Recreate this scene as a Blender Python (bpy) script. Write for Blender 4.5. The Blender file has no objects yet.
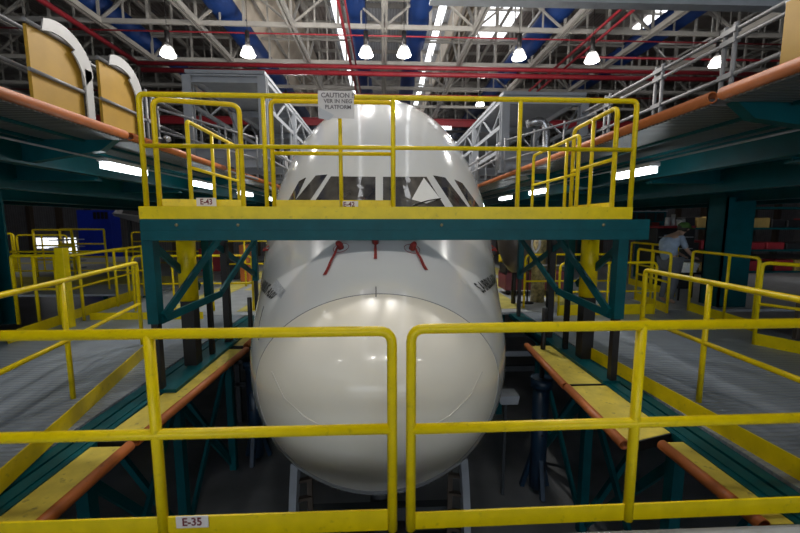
import bpy, bmesh, math, random
from mathutils import Vector, Matrix
from mathutils.bvhtree import BVHTree
random.seed(7)
C = bpy.context.scene.collection
V = Vector
EYE = 4.0                      # eye height above the hangar floor; geometry is written eye-relative, lifted at the end
# ------------------------------------------------------------ camera model (survey helper)
F = 380.0; PIT = math.atan(44.5 / F); YAW = math.atan(17 / F) * math.cos(PIT)
RT = V((math.cos(YAW), -math.sin(YAW), 0))
FW = V((math.sin(YAW) * math.cos(PIT), math.cos(YAW) * math.cos(PIT), -math.sin(PIT)))
UP = RT.cross(FW)
def ray(px, py): return FW + RT * ((px - 400) / F) + UP * ((266.5 - py) / F)
def aY(px, py, y): r = ray(px, py); return r * (y / r.y)
def aZ(px, py, z): r = ray(px, py); return r * (z / r.z)
def aX(px, py, x): r = ray(px, py); return r * (x / r.x)

# ------------------------------------------------------------ materials
MT = {}
def mat(name, col, rough=.5, metal=0.0, var=0.12, scale=6.0, bump=0.0, coat=0.0, emit=None, es=0.0, spec=.5, dirt=0.0):
    m = bpy.data.materials.new(name); m.use_nodes = True
    nt = m.node_tree; b = nt.nodes['Principled BSDF']
    b.inputs['Roughness'].default_value = rough; b.inputs['Metallic'].default_value = metal
    b.inputs['Coat Weight'].default_value = coat; b.inputs['Coat Roughness'].default_value = .04
    b.inputs['Specular IOR Level'].default_value = spec
    tc = nt.nodes.new('ShaderNodeTexCoord'); nz = nt.nodes.new('ShaderNodeTexNoise')
    nz.inputs['Scale'].default_value = scale; nz.inputs['Detail'].default_value = 6
    nt.links.new(tc.outputs['Object'], nz.inputs['Vector'])
    rp = nt.nodes.new('ShaderNodeValToRGB')
    rp.color_ramp.elements[0].position = .3; rp.color_ramp.elements[1].position = .7
    rp.color_ramp.elements[0].color = tuple(c * (1 - var) for c in col) + (1,)
    rp.color_ramp.elements[1].color = tuple(min(1, c * (1 + var)) for c in col) + (1,)
    nt.links.new(nz.outputs['Fac'], rp.inputs['Fac'])
    out = rp.outputs['Color']
    if dirt > 0:
        n2 = nt.nodes.new('ShaderNodeTexNoise'); n2.inputs['Scale'].default_value = scale * 2.3; n2.inputs['Detail'].default_value = 8
        nt.links.new(tc.outputs['Object'], n2.inputs['Vector'])
        r2 = nt.nodes.new('ShaderNodeValToRGB'); r2.color_ramp.elements[0].position = .62; r2.color_ramp.elements[1].position = .72
        r2.color_ramp.elements[0].color = (0, 0, 0, 1); r2.color_ramp.elements[1].color = (dirt,) * 3 + (1,)
        nt.links.new(n2.outputs['Fac'], r2.inputs['Fac'])
        mx = nt.nodes.new('ShaderNodeMixRGB'); mx.inputs['Color2'].default_value = (.06, .05, .035, 1)
        nt.links.new(r2.outputs['Color'], mx.inputs['Fac']); nt.links.new(out, mx.inputs['Color1']); out = mx.outputs['Color']
    nt.links.new(out, b.inputs['Base Color'])
    if bump:
        bp = nt.nodes.new('ShaderNodeBump'); bp.inputs['Strength'].default_value = bump; bp.inputs['Distance'].default_value = .02
        nt.links.new(nz.outputs['Fac'], bp.inputs['Height']); nt.links.new(bp.outputs['Normal'], b.inputs['Normal'])
    if emit:
        b.inputs['Emission Color'].default_value = emit + (1,); b.inputs['Emission Strength'].default_value = es
    MT[name] = m; return m
def stripes(m, axis, scale, depth=.5, dark=.75):
    """ribs / plank lines along one axis: colour joints + bump"""
    nt = m.node_tree; b = nt.nodes['Principled BSDF']
    tc = nt.nodes.new('ShaderNodeTexCoord'); w = nt.nodes.new('ShaderNodeTexWave')
    w.wave_type = 'BANDS'; w.bands_direction = axis; w.inputs['Scale'].default_value = scale; w.inputs['Distortion'].default_value = 0
    nt.links.new(tc.outputs['Object'], w.inputs['Vector'])
    bp = nt.nodes.new('ShaderNodeBump'); bp.inputs['Strength'].default_value = depth; bp.inputs['Distance'].default_value = .03
    nt.links.new(w.outputs['Fac'], bp.inputs['Height']); nt.links.new(bp.outputs['Normal'], b.inputs['Normal'])
    src = b.inputs['Base Color'].links[0].from_socket
    r = nt.nodes.new('ShaderNodeValToRGB'); r.color_ramp.elements[0].position = .0; r.color_ramp.elements[1].position = .18
    r.color_ramp.elements[0].color = (dark,) * 3 + (1,); r.color_ramp.elements[1].color = (1, 1, 1, 1)
    nt.links.new(w.outputs['Fac'], r.inputs['Fac'])
    mx = nt.nodes.new('ShaderNodeMixRGB'); mx.blend_type = 'MULTIPLY'; mx.inputs['Fac'].default_value = 1
    nt.links.new(src, mx.inputs['Color1']); nt.links.new(r.outputs['Color'], mx.inputs['Color2'])
    nt.links.new(mx.outputs['Color'], b.inputs['Base Color'])
YEL = mat('yellow_paint', (.82, .61, .002), .34, var=.08, scale=9, dirt=.25, spec=.3)
YELB = mat('yellow_board', (.60, .47, .06), .5, var=.18, scale=7, dirt=.55)
YELO = mat('yellow_panel', (.46, .26, .02), .55, var=.1, scale=3)
TEAL = mat('teal_paint', (.0, .072, .084), .45, var=.15, scale=5, spec=.22)
BLK = mat('black_steel', (.012, .010, .010), .45)
ORG = mat('orange_bumper', (.46, .13, .03), .5, var=.12, scale=8, dirt=.3)
DECK = mat('deck_grey', (.24, .27, .31), .38, var=.10, scale=3, dirt=.15); stripes(DECK, 'Y', 5.2, .25, .82)
DECKC = mat('deck_plain', (.38, .40, .42), .5, var=.12, scale=4, dirt=.2)
DECKY = mat('deck_yellow', (.55, .48, .12), .5, var=.2, scale=4, dirt=.3)
SOFF = mat('panel_soffit', (.17, .17, .17), .35, metal=.3, var=.08); stripes(SOFF, 'Y', 5.5, .6, .6)
GST = mat('gantry_steel', (.26, .275, .30), .5, var=.1, scale=5)
STL = mat('grey_steel', (.34, .36, .39), .45, var=.1, scale=5)
TUBE = mat('galvanised_tube', (.27, .27, .28), .45, metal=.1, var=.08)
TRS = mat('truss_paint', (.35, .33, .30), .5, var=.1, scale=3)
RED = mat('red_pipe', (.30, .02, .03), .4, var=.12)
BLU = mat('blue_duct', (.003, .03, .15), .55, var=.1, scale=3)
BLUP = mat('blue_panel', (.005, .03, .42), .5, var=.08)
ROOF = mat('roof_sheet', (.30, .26, .24), .6, var=.15, scale=2); stripes(ROOF, 'X', 1.6, .8, .45)
ROOFC = mat('roof_sheet_pale', (.42, .43, .46), .5, var=.1, scale=2); stripes(ROOFC, 'X', 2.0, .8, .5)
CREAM = mat('cream_liner', (.62, .54, .44), .6, var=.12, scale=1.5)
FLR = mat('hangar_floor', (.14, .145, .15), .28, var=.35, scale=1.2, bump=.1)
WALL = mat('wall_sheet', (.16, .155, .165), .6, var=.12, scale=2); stripes(WALL, 'X', 1.2, .6, .5)
DARK = mat('dark_steel', (.03, .035, .04), .5)
WHT = mat('aircraft_white', (.80, .81, .80), .16, var=.02, scale=2, coat=.6)
RDM = mat('radome_cream', (.92, .87, .75), .22, var=.02, scale=2, coat=.35)
GLS = mat('cockpit_glass', (.07, .065, .058), .05, var=.5, scale=5, coat=1)
SEAL = mat('window_seal', (.008, .008, .01), .4)
INK = mat('black_lettering', (.01, .01, .012), .5)
REDM = mat('red_cover', (.26, .02, .015), .6, var=.2, scale=20)
MAR = mat('maroon_lettering', (.16, .01, .015), .5)
LBL = mat('label_plate', (.75, .70, .66), .5, var=.05)
PAPER = mat('white_paper', (.88, .88, .86), .6, var=.03)
GLO = mat('lamp_glow', (1, 1, 1), .5, emit=(1, .98, .93), es=14)
TUBEG = mat('fluorescent_glow', (1, 1, 1), .5, emit=(.88, .96, 1), es=8)
SKY = mat('skylight_sheet', (1, 1, 1), .5, emit=(.95, .97, 1), es=2.6)
DAY = mat('daylight_glazing', (1, 1, 1), .5, emit=(.92, .96, 1), es=2.0)
def glassy(name, col, alpha):
    m = mat(name, col, .15, var=.03); m.node_tree.nodes['Principled BSDF'].inputs['Alpha'].default_value = alpha; return m
DOME = glassy('lamp_dome', (.8, .8, .78), .45)
SLEEVE = glassy('plastic_sleeve', (.82, .78, .74), .82)
WPL = mat('white_plastic', (.52, .52, .52), .4, var=.05)
SILV = mat('silver_duct', (.6, .6, .62), .22, metal=.9, bump=.5, scale=12)
GOLD = mat('gold_mesh', (.30, .24, .10), .5, var=.7, scale=14)
BRN = mat('brown_board', (.07, .05, .035), .6)
SKIN = mat('skin', (.45, .28, .2), .5); SHIRT = mat('shirt_blue_grey', (.28, .35, .45), .8, var=.15, scale=12)
TROU = mat('trousers_grey', (.13, .14, .16), .8); GREEN = mat('green_cap', (.05, .12, .02), .8); HAIR = mat('dark_hair', (.02, .015, .01), .7)
BOXR = mat('red_bin', (.30, .02, .03), .5); BOXB = mat('black_bin', (.012, .012, .015), .5); BOXY = mat('ochre_bin', (.40, .27, .08), .6)
JACK = mat('jack_blue', (.01, .03, .06), .35)
NACB = mat('brown_cowl', (.16, .13, .11), .35, metal=.4)

# ------------------------------------------------------------ mesh helpers
class MB:
    def __init__(s): s.v = []; s.f = []; s.sm = []
    def add(s, vs, fs, smooth=False):
        n = len(s.v); s.v += [V(p) for p in vs]; s.f += [tuple(i + n for i in f) for f in fs]; s.sm += [smooth] * len(fs); return s
    def box(s, a, b):
        x0, y0, z0 = (min(a[i], b[i]) for i in range(3)); x1, y1, z1 = (max(a[i], b[i]) for i in range(3))
        return s.add([(x0,y0,z0),(x1,y0,z0),(x1,y1,z0),(x0,y1,z0),(x0,y0,z1),(x1,y0,z1),(x1,y1,z1),(x0,y1,z1)],
                     [(0,3,2,1),(4,5,6,7),(0,1,5,4),(1,2,6,5),(2,3,7,6),(3,0,4,7)])
    def beam(s, p, q, w, h, up=(0, 0, 1)):
        p, q = V(p), V(q); d = (q - p).normalized(); u = V(up)
        if abs(d.dot(u)) > .95: u = V((0, 1, 0))
        r = d.cross(u).normalized() * (w / 2); u = r.cross(d).normalized() * (h / 2)
        return s.add([p-r-u, p+r-u, p+r+u, p-r+u, q-r-u, q+r-u, q+r+u, q-r+u],
                     [(0,1,2,3),(7,6,5,4),(0,4,5,1),(1,5,6,2),(2,6,7,3),(3,7,4,0)])
    def channel(s, p, q, w, h, t=.012):      # I-section: two flanges and a web
        p, q = V(p), V(q); d = (q - p).normalized(); u = V((0, 0, 1))
        if abs(d.z) > .95: u = V((0, 1, 0))
        r = d.cross(u).normalized(); u = r.cross(d).normalized()
        s.beam(p + u * (h/2 - t), q + u * (h/2 - t), w, 2 * t, u); s.beam(p - u * (h/2 - t), q - u * (h/2 - t), w, 2 * t, u)
        return s.beam(p, q, t * 1.5, h - 4 * t, u)
    def tube(s, pts, r, seg=10, bend=0.0, cap=True, hollow=False):
        pts = [V(p) for p in pts]
        if bend > 0 and len(pts) > 2:
            out = [pts[0]]
            for i in range(1, len(pts) - 1):
                a, b, c = pts[i-1], pts[i], pts[i+1]
                l = min(bend, (a-b).length * .49, (c-b).length * .49)
                p0 = b + (a-b).normalized() * l; p1 = b + (c-b).normalized() * l
                for k in range(6):
                    t = k / 5; out.append(p0 * (1-t)**2 + b * 2*t*(1-t) + p1 * t*t)
            out.append(pts[-1]); pts = out
        n = len(pts); vs = []; prev = None
        for i, p in enumerate(pts):
            d = (pts[min(i+1, n-1)] - pts[max(i-1, 0)]).normalized()
            if prev is None:
                a = V((0, 0, 1)) if abs(d.z) < .9 else V((1, 0, 0)); x = d.cross(a).normalized()
            else: x = (prev - d * prev.dot(d)).normalized()
            prev = x; y = d.cross(x)
            rr = r[i] if isinstance(r, (list, tuple)) else r
            vs += [p + x * math.cos(6.28318 * k / seg) * rr + y * math.sin(6.28318 * k / seg) * rr for k in range(seg)]
        fs = [(i*seg+k, i*seg+(k+1) % seg, (i+1)*seg+(k+1) % seg, (i+1)*seg+k) for i in range(n-1) for k in range(seg)]
        s.add(vs, fs, True)
        if cap: 
            m = len(s.v) - len(vs); s.f += [tuple(m + k for k in reversed(range(seg))), tuple(m + (n-1)*seg + k for k in range(seg))]; s.sm += [False, False]
        return s
    def pipe_open(s, p, q, r, t=.012, seg=16):          # hollow pipe with visible bore
        p, q = V(p), V(q); d = (q-p).normalized(); a = V((0,0,1)) if abs(d.z) < .9 else V((1,0,0)); x = d.cross(a).normalized(); y = d.cross(x)
        vs = []
        for c, rr in ((p, r), (q, r), (q, r - t), (p, r - t)):
            vs += [c + x*math.cos(6.28318*k/seg)*rr + y*math.sin(6.28318*k/seg)*rr for k in range(seg)]
        fs = [(j*seg+k, j*seg+(k+1) % seg, ((j+1) % 4)*seg+(k+1) % seg, ((j+1) % 4)*seg+k) for j in range(4) for k in range(seg)]
        return s.add(vs, fs, True)
    def lathe(s, c, prof, seg=20, axis='z'):
        c = V(c); vs = []
        for (r, h) in prof:
            for k in range(seg):
                a = 6.28318*k/seg; x, y = r*math.cos(a), r*math.sin(a)
                vs.append(c + (V((x, y, h)) if axis == 'z' else V((x, h, y))))
        fs = [(i*seg+k, i*seg+(k+1) % seg, (i+1)*seg+(k+1) % seg, (i+1)*seg+k) for i in range(len(prof)-1) for k in range(seg)]
        return s.add(vs, fs, True)
    def prism(s, poly, d):                             # closed planar polygon extruded by vector d
        poly = [V(p) for p in poly]; d = V(d); n = len(poly)
        return s.add(poly + [p + d for p in poly], [tuple(reversed(range(n))), tuple(range(n, 2*n))] + [(k, (k+1) % n, n+(k+1) % n, n+k) for k in range(n)])
    def build(s, name, m, parent=None, bevel=0.0):
        off = V((0, 0, 0)); p = parent
        while p is not None: off = off + p.location; p = p.parent
        me = bpy.data.meshes.new(name)
        org = V((0, 0, 0))
        if parent is None:
            xs = [v.x for v in s.v]; ys = [v.y for v in s.v]; zs = [v.z for v in s.v]
            org = V(((min(xs)+max(xs))/2, (min(ys)+max(ys))/2, min(zs)))
        me.from_pydata([v - off - org for v in s.v], [], s.f); me.materials.append(m)
        me.polygons.foreach_set('use_smooth', s.sm); 
        bm = bmesh.new(); bm.from_mesh(me); bmesh.ops.recalc_face_normals(bm, faces=bm.faces); bm.to_mesh(me); bm.free()
        me.update(); o = bpy.data.objects.new(name, me); C.objects.link(o); o.location = org
        if parent is not None: o.parent = parent
        if bevel:
            b = o.modifiers.new('bevel', 'BEVEL'); b.width = bevel; b.segments = 2; b.limit_method = 'ANGLE'
        return o
def tag(o, label, cat, group=None, kind=None):
    o['label'] = label; o['category'] = cat
    if group: o['group'] = group
    if kind: o['kind'] = kind
    return o
def thing(name, label, cat, loc, group=None):
    o = bpy.data.objects.new(name, None); C.objects.link(o); o.location = V(loc); o.empty_display_size = .1
    return tag(o, label, cat, group)
def struct(o): o['kind'] = 'structure'; return o
def dup(root, d, label=None, mirror=False):
    r = root.copy(); C.objects.link(r); r.location = root.location + V(d)
    if label: r['label'] = label
    def rec(src, dst):
        for ch in list(src.children):
            c = ch.copy(); C.objects.link(c); c.parent = dst; rec(ch, c)
    rec(root, r); return r
def text_mesh(s, size):                                  # vertices (x right, y up) and faces of a line of lettering, centred
    cu = bpy.data.curves.new('lettering', 'FONT'); cu.body = s; cu.size = size; cu.align_x = 'CENTER'; cu.align_y = 'CENTER'
    cu.resolution_u = 3; cu.offset = size * .028
    o = bpy.data.objects.new('lettering', cu); C.objects.link(o)
    bpy.context.view_layer.update(); dg = bpy.context.evaluated_depsgraph_get()
    me = bpy.data.meshes.new_from_object(o.evaluated_get(dg))
    vs = [v.co.copy() for v in me.vertices]; fs = [tuple(p.vertices) for p in me.polygons]
    bpy.data.objects.remove(o); bpy.data.meshes.remove(me); return vs, fs
def lettering(s, size, c, xdir, ydir, m, parent, sx=1.0, name='lettering'):
    vs, fs = text_mesh(s, size); c, xd, yd = V(c), V(xdir).normalized(), V(ydir).normalized()
    mb = MB(); mb.add([c + xd * v.x * sx + yd * v.y for v in vs], fs); n = xd.cross(yd).normalized() * .0015
    return mb.build(name, m, parent)
def label_plate(text, c, w, h, parent, n=(0, -1, 0)):    # small plate facing -Y with maroon characters
    c = V(c); mb = MB(); mb.box((c.x - w/2, c.y - .004, c.z - h/2), (c.x + w/2, c.y, c.z + h/2)); p = mb.build('label_plate', LBL, parent)
    p['label'] = 'white plate with maroon ' + text
    lettering(text, h * .95, (c.x, c.y - .0055, c.z), (1, 0, 0), (0, 0, 1), MAR, p, sx=w / (h * 2.75))

# guardrail: corner points (base level), heights, posts at parameters of the polyline
def guardrail(label, pts, top, mid, posts, r=.024, kick=None, m=YEL, name='guardrail', cat='railing', ends=(1, 1), group=None, zb=None, prad=None, kth=.012, bend=.12, kickpts=None, toff=0.0):
    pts = [V(p) for p in pts]; zb = pts[0].z if zb is None else zb
    root = thing(name, label, cat, pts[0], group)
    L = [0]
    for a, b in zip(pts, pts[1:]): L.append(L[-1] + (b-a).length)
    def at(t):
        d = t * L[-1]
        for i in range(len(pts)-1):
            if d <= L[i+1] + 1e-6: return pts[i].lerp(pts[i+1], (d - L[i]) / (L[i+1]-L[i]))
        return pts[-1]
    path = [p + V((0, 0, top)) for p in pts]
    if ends[0]: path = [pts[0] + V((0, 0, 0))] + path
    if ends[1]: path = path + [pts[-1] + V((0, 0, 0))]
    mb = MB(); mb.tube(path, r, 12, bend); mb.build('top_rail', m, root)
    if mid:
        for h in (mid if isinstance(mid, (list, tuple)) else [mid]):
            mb = MB(); mb.tube([p + V((0, 0, h)) for p in pts], r * .86, 12); mb.build('mid_rail', m, root)
    for t in posts:
        p = at(t); mb = MB(); mb.tube([p, p + V((0, 0, top - .002))], prad or r * .9, 12); mb.build('post', m, root)
    if kick:
        z0, z1 = kick; kp = [V(p) for p in (kickpts or pts)]; mb = MB()
        for a, b in zip(kp, kp[1:]):
            d = (b-a).normalized().cross(V((0, 0, 1))) * kth / 2
            mb.prism([a+d+V((0,0,z0)), b+d+V((0,0,z0)), b-d+V((0,0,z0)), a-d+V((0,0,z0))], (0, 0, z1 - z0))
        mb.build('toe_board', m, root)
    return root

# ============================================================ AIRCRAFT
S0, ZT, XC = 2.4, -1.2, -.04
PR=[(0,0,0,0,0),(.04,.27,.16,-.29,-.02),(.16,.54,.30,-.56,-.06),(.36,.79,.42,-.86,-.10),(.64,1.01,.53,-1.15,-.15),(1.0,1.18,.66,-1.38,-.18),(1.44,1.33,.84,-1.52,-.15),(1.96,1.46,1.14,-1.59,-.04),
(2.56,1.58,1.64,-1.66,.14),(3.24,1.71,2.44,-1.70,.45),(4,1.84,3.05,-1.73,.72),(5,1.95,3.48,-1.75,.88),(6.5,2.0,3.63,-1.76,.95),(9,2.02,3.65,-1.76,.95),(16,2.02,3.65,-1.76,.95),(24,2.02,3.65,-1.76,.95)]
U = [math.sqrt(p[0]) for p in PR]
def spline(x, y):                                        # natural cubic spline (curvature-continuous)
    n = len(x); h = [x[i+1]-x[i] for i in range(n-1)]; c = [0.0]*n; d = [0.0]*n
    for i in range(1, n-1):
        a_, b_, c_ = h[i-1], 2*(h[i-1]+h[i]), h[i]; r_ = 6*((y[i+1]-y[i])/h[i]-(y[i]-y[i-1])/h[i-1])
        w_ = b_ - a_*c[i-1]; c[i] = c_/w_; d[i] = (r_ - a_*d[i-1])/w_
    M = [0.0]*n
    for i in range(n-2, 0, -1): M[i] = d[i] - c[i]*M[i+1]
    def f(t):
        t = min(max(t, x[0]), x[-1]); i = 0
        while i < n-2 and t > x[i+1]: i += 1
        a, b, H = x[i+1]-t, t-x[i], h[i]
        return M[i]*a**3/6/H + M[i+1]*b**3/6/H + (y[i]/H-M[i]*H/6)*a + (y[i+1]/H-M[i+1]*H/6)*b
    return f
fA, fT, fB, fM = [spline(U, [p[k] for p in PR]) for k in (1, 2, 3, 4)]
NS = 128
def ring(s):
    out = []; s0 = s; Tl = .45*s0 if s0 <= .8 else max(0, .36*(4-s0)/3.2)      # frames rake back towards the crown
    for k in range(NS):
        th = 2*math.pi*k/NS; c, sn = math.cos(th), math.sin(th); e = 1.0
        s = s0 - Tl*(1-sn)/2; u = math.sqrt(s); a, T, B, M = fA(u), fT(u), fB(u), fM(u)
        cx = math.copysign(abs(c)**e, c); v = abs(sn)**e
        out.append(V((XC + a*cx, S0 + s, ZT + (M + (T-M)*v if sn > 0 else M - (M-B)*v))))
    return out
SEAM = .80
s1 = [ (SEAM**.5 * i / 30)**2 for i in range(1, 31)]
s2 = [SEAM] + [(SEAM**.5 + (math.sqrt(24)-SEAM**.5) * i / 90)**2 for i in range(1, 91)]
def loft(ss, tip):
    mb = MB(); vs = []; fs = []
    if tip: vs.append(V((XC, S0, ZT)))
    o = len(vs)
    for s in ss: vs += ring(s)
    if tip: fs += [(0, o+k, o+(k+1) % NS) for k in range(NS)]
    for i in range(len(ss)-1): fs += [(o+i*NS+k, o+i*NS+(k+1) % NS, o+(i+1)*NS+(k+1) % NS, o+(i+1)*NS+k) for k in range(NS)]
    mb.add(vs, fs, True); return mb
plane = thing('airliner', 'large white jet airliner nose and fuselage parked in the dock, facing the camera', 'airplane', (XC, 8, -4.0))
b1 = loft(s1, True); b2 = loft(s2, False)
BV = BVHTree.FromPolygons([tuple(v) for v in b1.v + b2.v], b1.f + [tuple(i + len(b1.v) for i in f) for f in b2.f])
rad = b1.build('radome', RDM, plane); rad['label'] = 'cream white rounded radome on the nose tip'
fus = b2.build('fuselage', WHT, plane)
def hit(px, py):
    r = ray(px, py).normalized(); h = BV.ray_cast(V((0, 0, 0)), r)
    n = h[1]
    if n is not None and n.dot(r) > 0: n = -n
    return h[0], n
# radome seam gap line
mb = MB(); rg = [p + (p - V((XC, p.y + .3, ZT - .2))).normalized() * .0015 for p in ring(SEAM + .004)]; mb.tube(rg + [rg[0]], .004, 6, cap=False); mb.build('seam', mat('seam_grey', (.25, .25, .24), .6), plane)
def patch(name, quad, off, m, parent, n=10, skirt=.02):
    TL, TRi, BR, BL = quad; P = []
    for j in range(n+1):
        for i in range(n+1):
            u, v = i/n, j/n
            px = (TL[0]*(1-u)+TRi[0]*u)*(1-v)+(BL[0]*(1-u)+BR[0]*u)*v; py = (TL[1]*(1-u)+TRi[1]*u)*(1-v)+(BL[1]*(1-u)+BR[1]*u)*v
            h, nn = hit(px, py)
            if h is None: return None
            P.append((h + nn*off, h - nn*skirt))
    mb = MB(); w = n+1; N = w*w
    fs = [(j*w+i, j*w+i+1, (j+1)*w+i+1, (j+1)*w+i) for j in range(n) for i in range(n)]
    rim = [i for i in range(w)] + [j*w+n for j in range(1, w)] + [n*w+i for i in range(n-1, -1, -1)] + [j*w for j in range(n-1, 0, -1)]
    fs += [(rim[k], rim[(k+1) % len(rim)], N+rim[(k+1) % len(rim)], N+rim[k]) for k in range(len(rim))]
    mb.add([p[0] for p in P] + [p[1] for p in P], fs, False)
    return mb.build(name, m, parent)
def grow(q, d):
    cx = sum(p[0] for p in q)/4; cy = sum(p[1] for p in q)/4
    return [(p[0] + math.copysign(d, p[0]-cx), p[1] + math.copysign(d, p[1]-cy)) for p in q]
# windscreens: bottoms run on below the bridge's top edge
wins = [('windscreen', [(332, 177.5), (374.5, 178), (374.5, 216), (306, 216)], 1.0), ('windscreen', [(384, 178), (425.5, 178), (450, 216), (384, 216)], 1.0),
        ('side_window', [(315.5, 176.5), (326.5, 175.5), (300, 216), (283, 216)], .8), ('side_window', [(434, 176.5), (445.5, 178.5), (474, 216), (459, 216)], .8),
        ('side_window', [(299, 182), (305.5, 178.5), (292, 208), (281.5, 214)], .6), ('side_window', [(455, 180.5), (462.5, 184), (484, 214), (474.5, 214)], .6)]
for nm, q, g in wins:
    fr = patch('window_surround', grow(q, g), .004, SEAL, plane)
    pn = patch(nm, grow(q, -.6), .009, GLS, fr or plane)
# grey centre post line of panes, tape lines
def surf_line(name, pxs, r, m, parent, off=.003, n=14):
    pts = []
    for (a, b) in zip(pxs, pxs[1:]):
        for k in range(n):
            t = k/n; h, nn = hit(a[0]+(b[0]-a[0])*t, a[1]+(b[1]-a[1])*t)
            if h is not None: pts.append(h + nn*off)
    h, nn = hit(*pxs[-1]); 
    if h is not None: pts.append(h + nn*off)
    mb = MB(); mb.tube(pts, r, 6); return mb.build(name, m, parent)
wip = surf_line('wiper', [(440, 199.5), (428, 201.5), (415, 205.5), (405, 212)], .008, BLK, plane, .02)
surf_line('panel_joint', [(376, 287), (376, 297)], .004, SEAL, plane)
surf_line('panel_joint', [(500, 296), (504, 312), (505, 332)], .006, REDM, plane)
surf_line('panel_joint', [(264, 306), (260, 322), (259, 340)], .004, SEAL, plane)
STRP = mat('strip_beige', (.62, .58, .50), .5)
surf_line('lightning_strip', [(272, 372), (284, 398), (304, 416), (324, 428)], .004, STRP, plane, .002)
surf_line('lightning_strip', [(482, 372), (470, 396), (452, 414), (430, 428)], .004, STRP, plane, .002)
# white patch on right hand windscreen, a bright reflection painted as geometry
def surf_poly(name, poly, off, m, parent):
    cx = sum(p[0] for p in poly)/len(poly); cy = sum(p[1] for p in poly)/len(poly); vs = []; fs = []; n = 8; k = len(poly)
    for a in range(k):
        p, q = poly[a], poly[(a+1) % k]; base = len(vs)
        for i in range(n+1):
            for j in range(n+1):
                t = i/n; u = j/n; x = p[0]+(q[0]-p[0])*u; y = p[1]+(q[1]-p[1])*u
                h, nn = hit(cx+(x-cx)*t, cy+(y-cy)*t); vs.append(h + nn*off)
        fs += [(base+i*(n+1)+j, base+i*(n+1)+j+1, base+(i+1)*(n+1)+j+1, base+(i+1)*(n+1)+j) for i in range(n) for j in range(n)]
    mb = MB(); mb.add(vs, fs); o = mb.build(name, m, parent)
    s = o.modifiers.new('thick', 'SOLIDIFY'); s.thickness = .002; return o
sh = surf_poly('reflection_patch', [(423.5, 178.2), (439.5, 199), (426, 204), (411.5, 200)], .012, PAPER, None)
tag(sh, 'white triangular patch in place of the bright reflection on the right-hand cockpit windscreen', 'painted reflection')
# lettering on both cheeks, wrapped on the skin
def cheek_text(s, size, px, py, side, m, tilt=0.0, sx=1.0):
    h, nn = hit(px, py); vs, fs = text_mesh(s, size); out = []
    for v in vs:
        y = h.y + side * (v.x * sx); z = h.z + v.y + v.x * sx * tilt
        hh = BV.ray_cast(V((XC + side * 6, y, z)), V((-side, 0, 0))); out.append(hh[0] + V((side * .006, 0, 0)))
    mb = MB(); mb.add(out, fs); return mb.build('lettering', m, plane)
cheek_text('S.AIRBUS A320', .14, 489, 283, 1, INK, .0, .85)
cheek_text('AIRBUS A320', .14, 267, 289, -1, INK, .0, .9)
surf_poly('registration_patch', [(277, 279), (286, 291), (281, 299), (272, 288)], .005, mat('grey_patch', (.38, .40, .42), .5, var=.3, scale=40), plane)
# red probe covers and their streamers
def probe_cover(px, py, sx, sy, label, ringr=True, w=.03, k_=1.0):
    h, nn = hit(px, py); root = thing('probe_cover', label, 'cover', h, 'red covers on the nose probes')
    t1 = nn.cross(V((0, 0, 1))).normalized(); t2 = nn.cross(t1).normalized()
    mb = MB(); mb.tube([h, h + (nn*.05 + V((0, -.02, .0)))*k_, h + (nn*.10 + V((0, -.03, -.03)))*k_, h + (nn*.13 + V((0, -.03, -.07)))*k_], [.035*k_, .034*k_, .030*k_, .018*k_], 12); mb.build('cap', REDM, root)
    P = []; n = 10
    for k in range(n+1):
        t = k/n; q, m2 = hit(px+(sx-px)*t, py+(sy-py)*t)
        if q is None: continue
        P.append((q + m2 * (.05*(1-t)+.012+.004*math.sin(k*1.4)), m2))
    n = len(P) - 1; vs = []
    for k, (p, m2) in enumerate(P):
        d = (P[min(k+1, n)][0]-P[max(k-1, 0)][0]).normalized(); sd = d.cross(m2).normalized(); ww = w*(.7+.5*k/n)*.5
        vs += [p - sd*ww, p + sd*ww]
    mb = MB(); mb.add(vs, [(2*k, 2*k+1, 2*k+3, 2*k+2) for k in range(n)]); o = mb.build('streamer', REDM, root)
    s = o.modifiers.new('thick', 'SOLIDIFY'); s.thickness = .003
    if ringr:
        pts = []
        for k in range(41):
            a = 6.28318*k/40; q = h + nn*.2 + t1*.085*math.cos(a) + t2*.085*math.sin(a); hh = BV.ray_cast(q, -nn)
            if hh[0] is not None: pts.append(hh[0] + nn*.003)
        mb = MB(); mb.tube(pts, .003, 6); mb.build('warning_ring', REDM, plane)
    return root
probe_cover(341, 248, 325, 276, 'red probe cover left of the nose centreline, streamer slanting down to the left')
probe_cover(375.5, 243, 375.5, 260, 'red probe cover on the nose centreline with a short hanging streamer', False, .028)
probe_cover(412, 249, 426, 271, 'red probe cover right of the nose centreline, streamer slanting down to the right')
probe_cover(492, 250, 490, 245, 'small red probe cover on the right cheek of the nose under the bridge', False, .02, .5)
probe_cover(268, 250, 270, 246, 'small red probe cover on the left cheek of the nose under the bridge', False, .02, .5)

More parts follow.
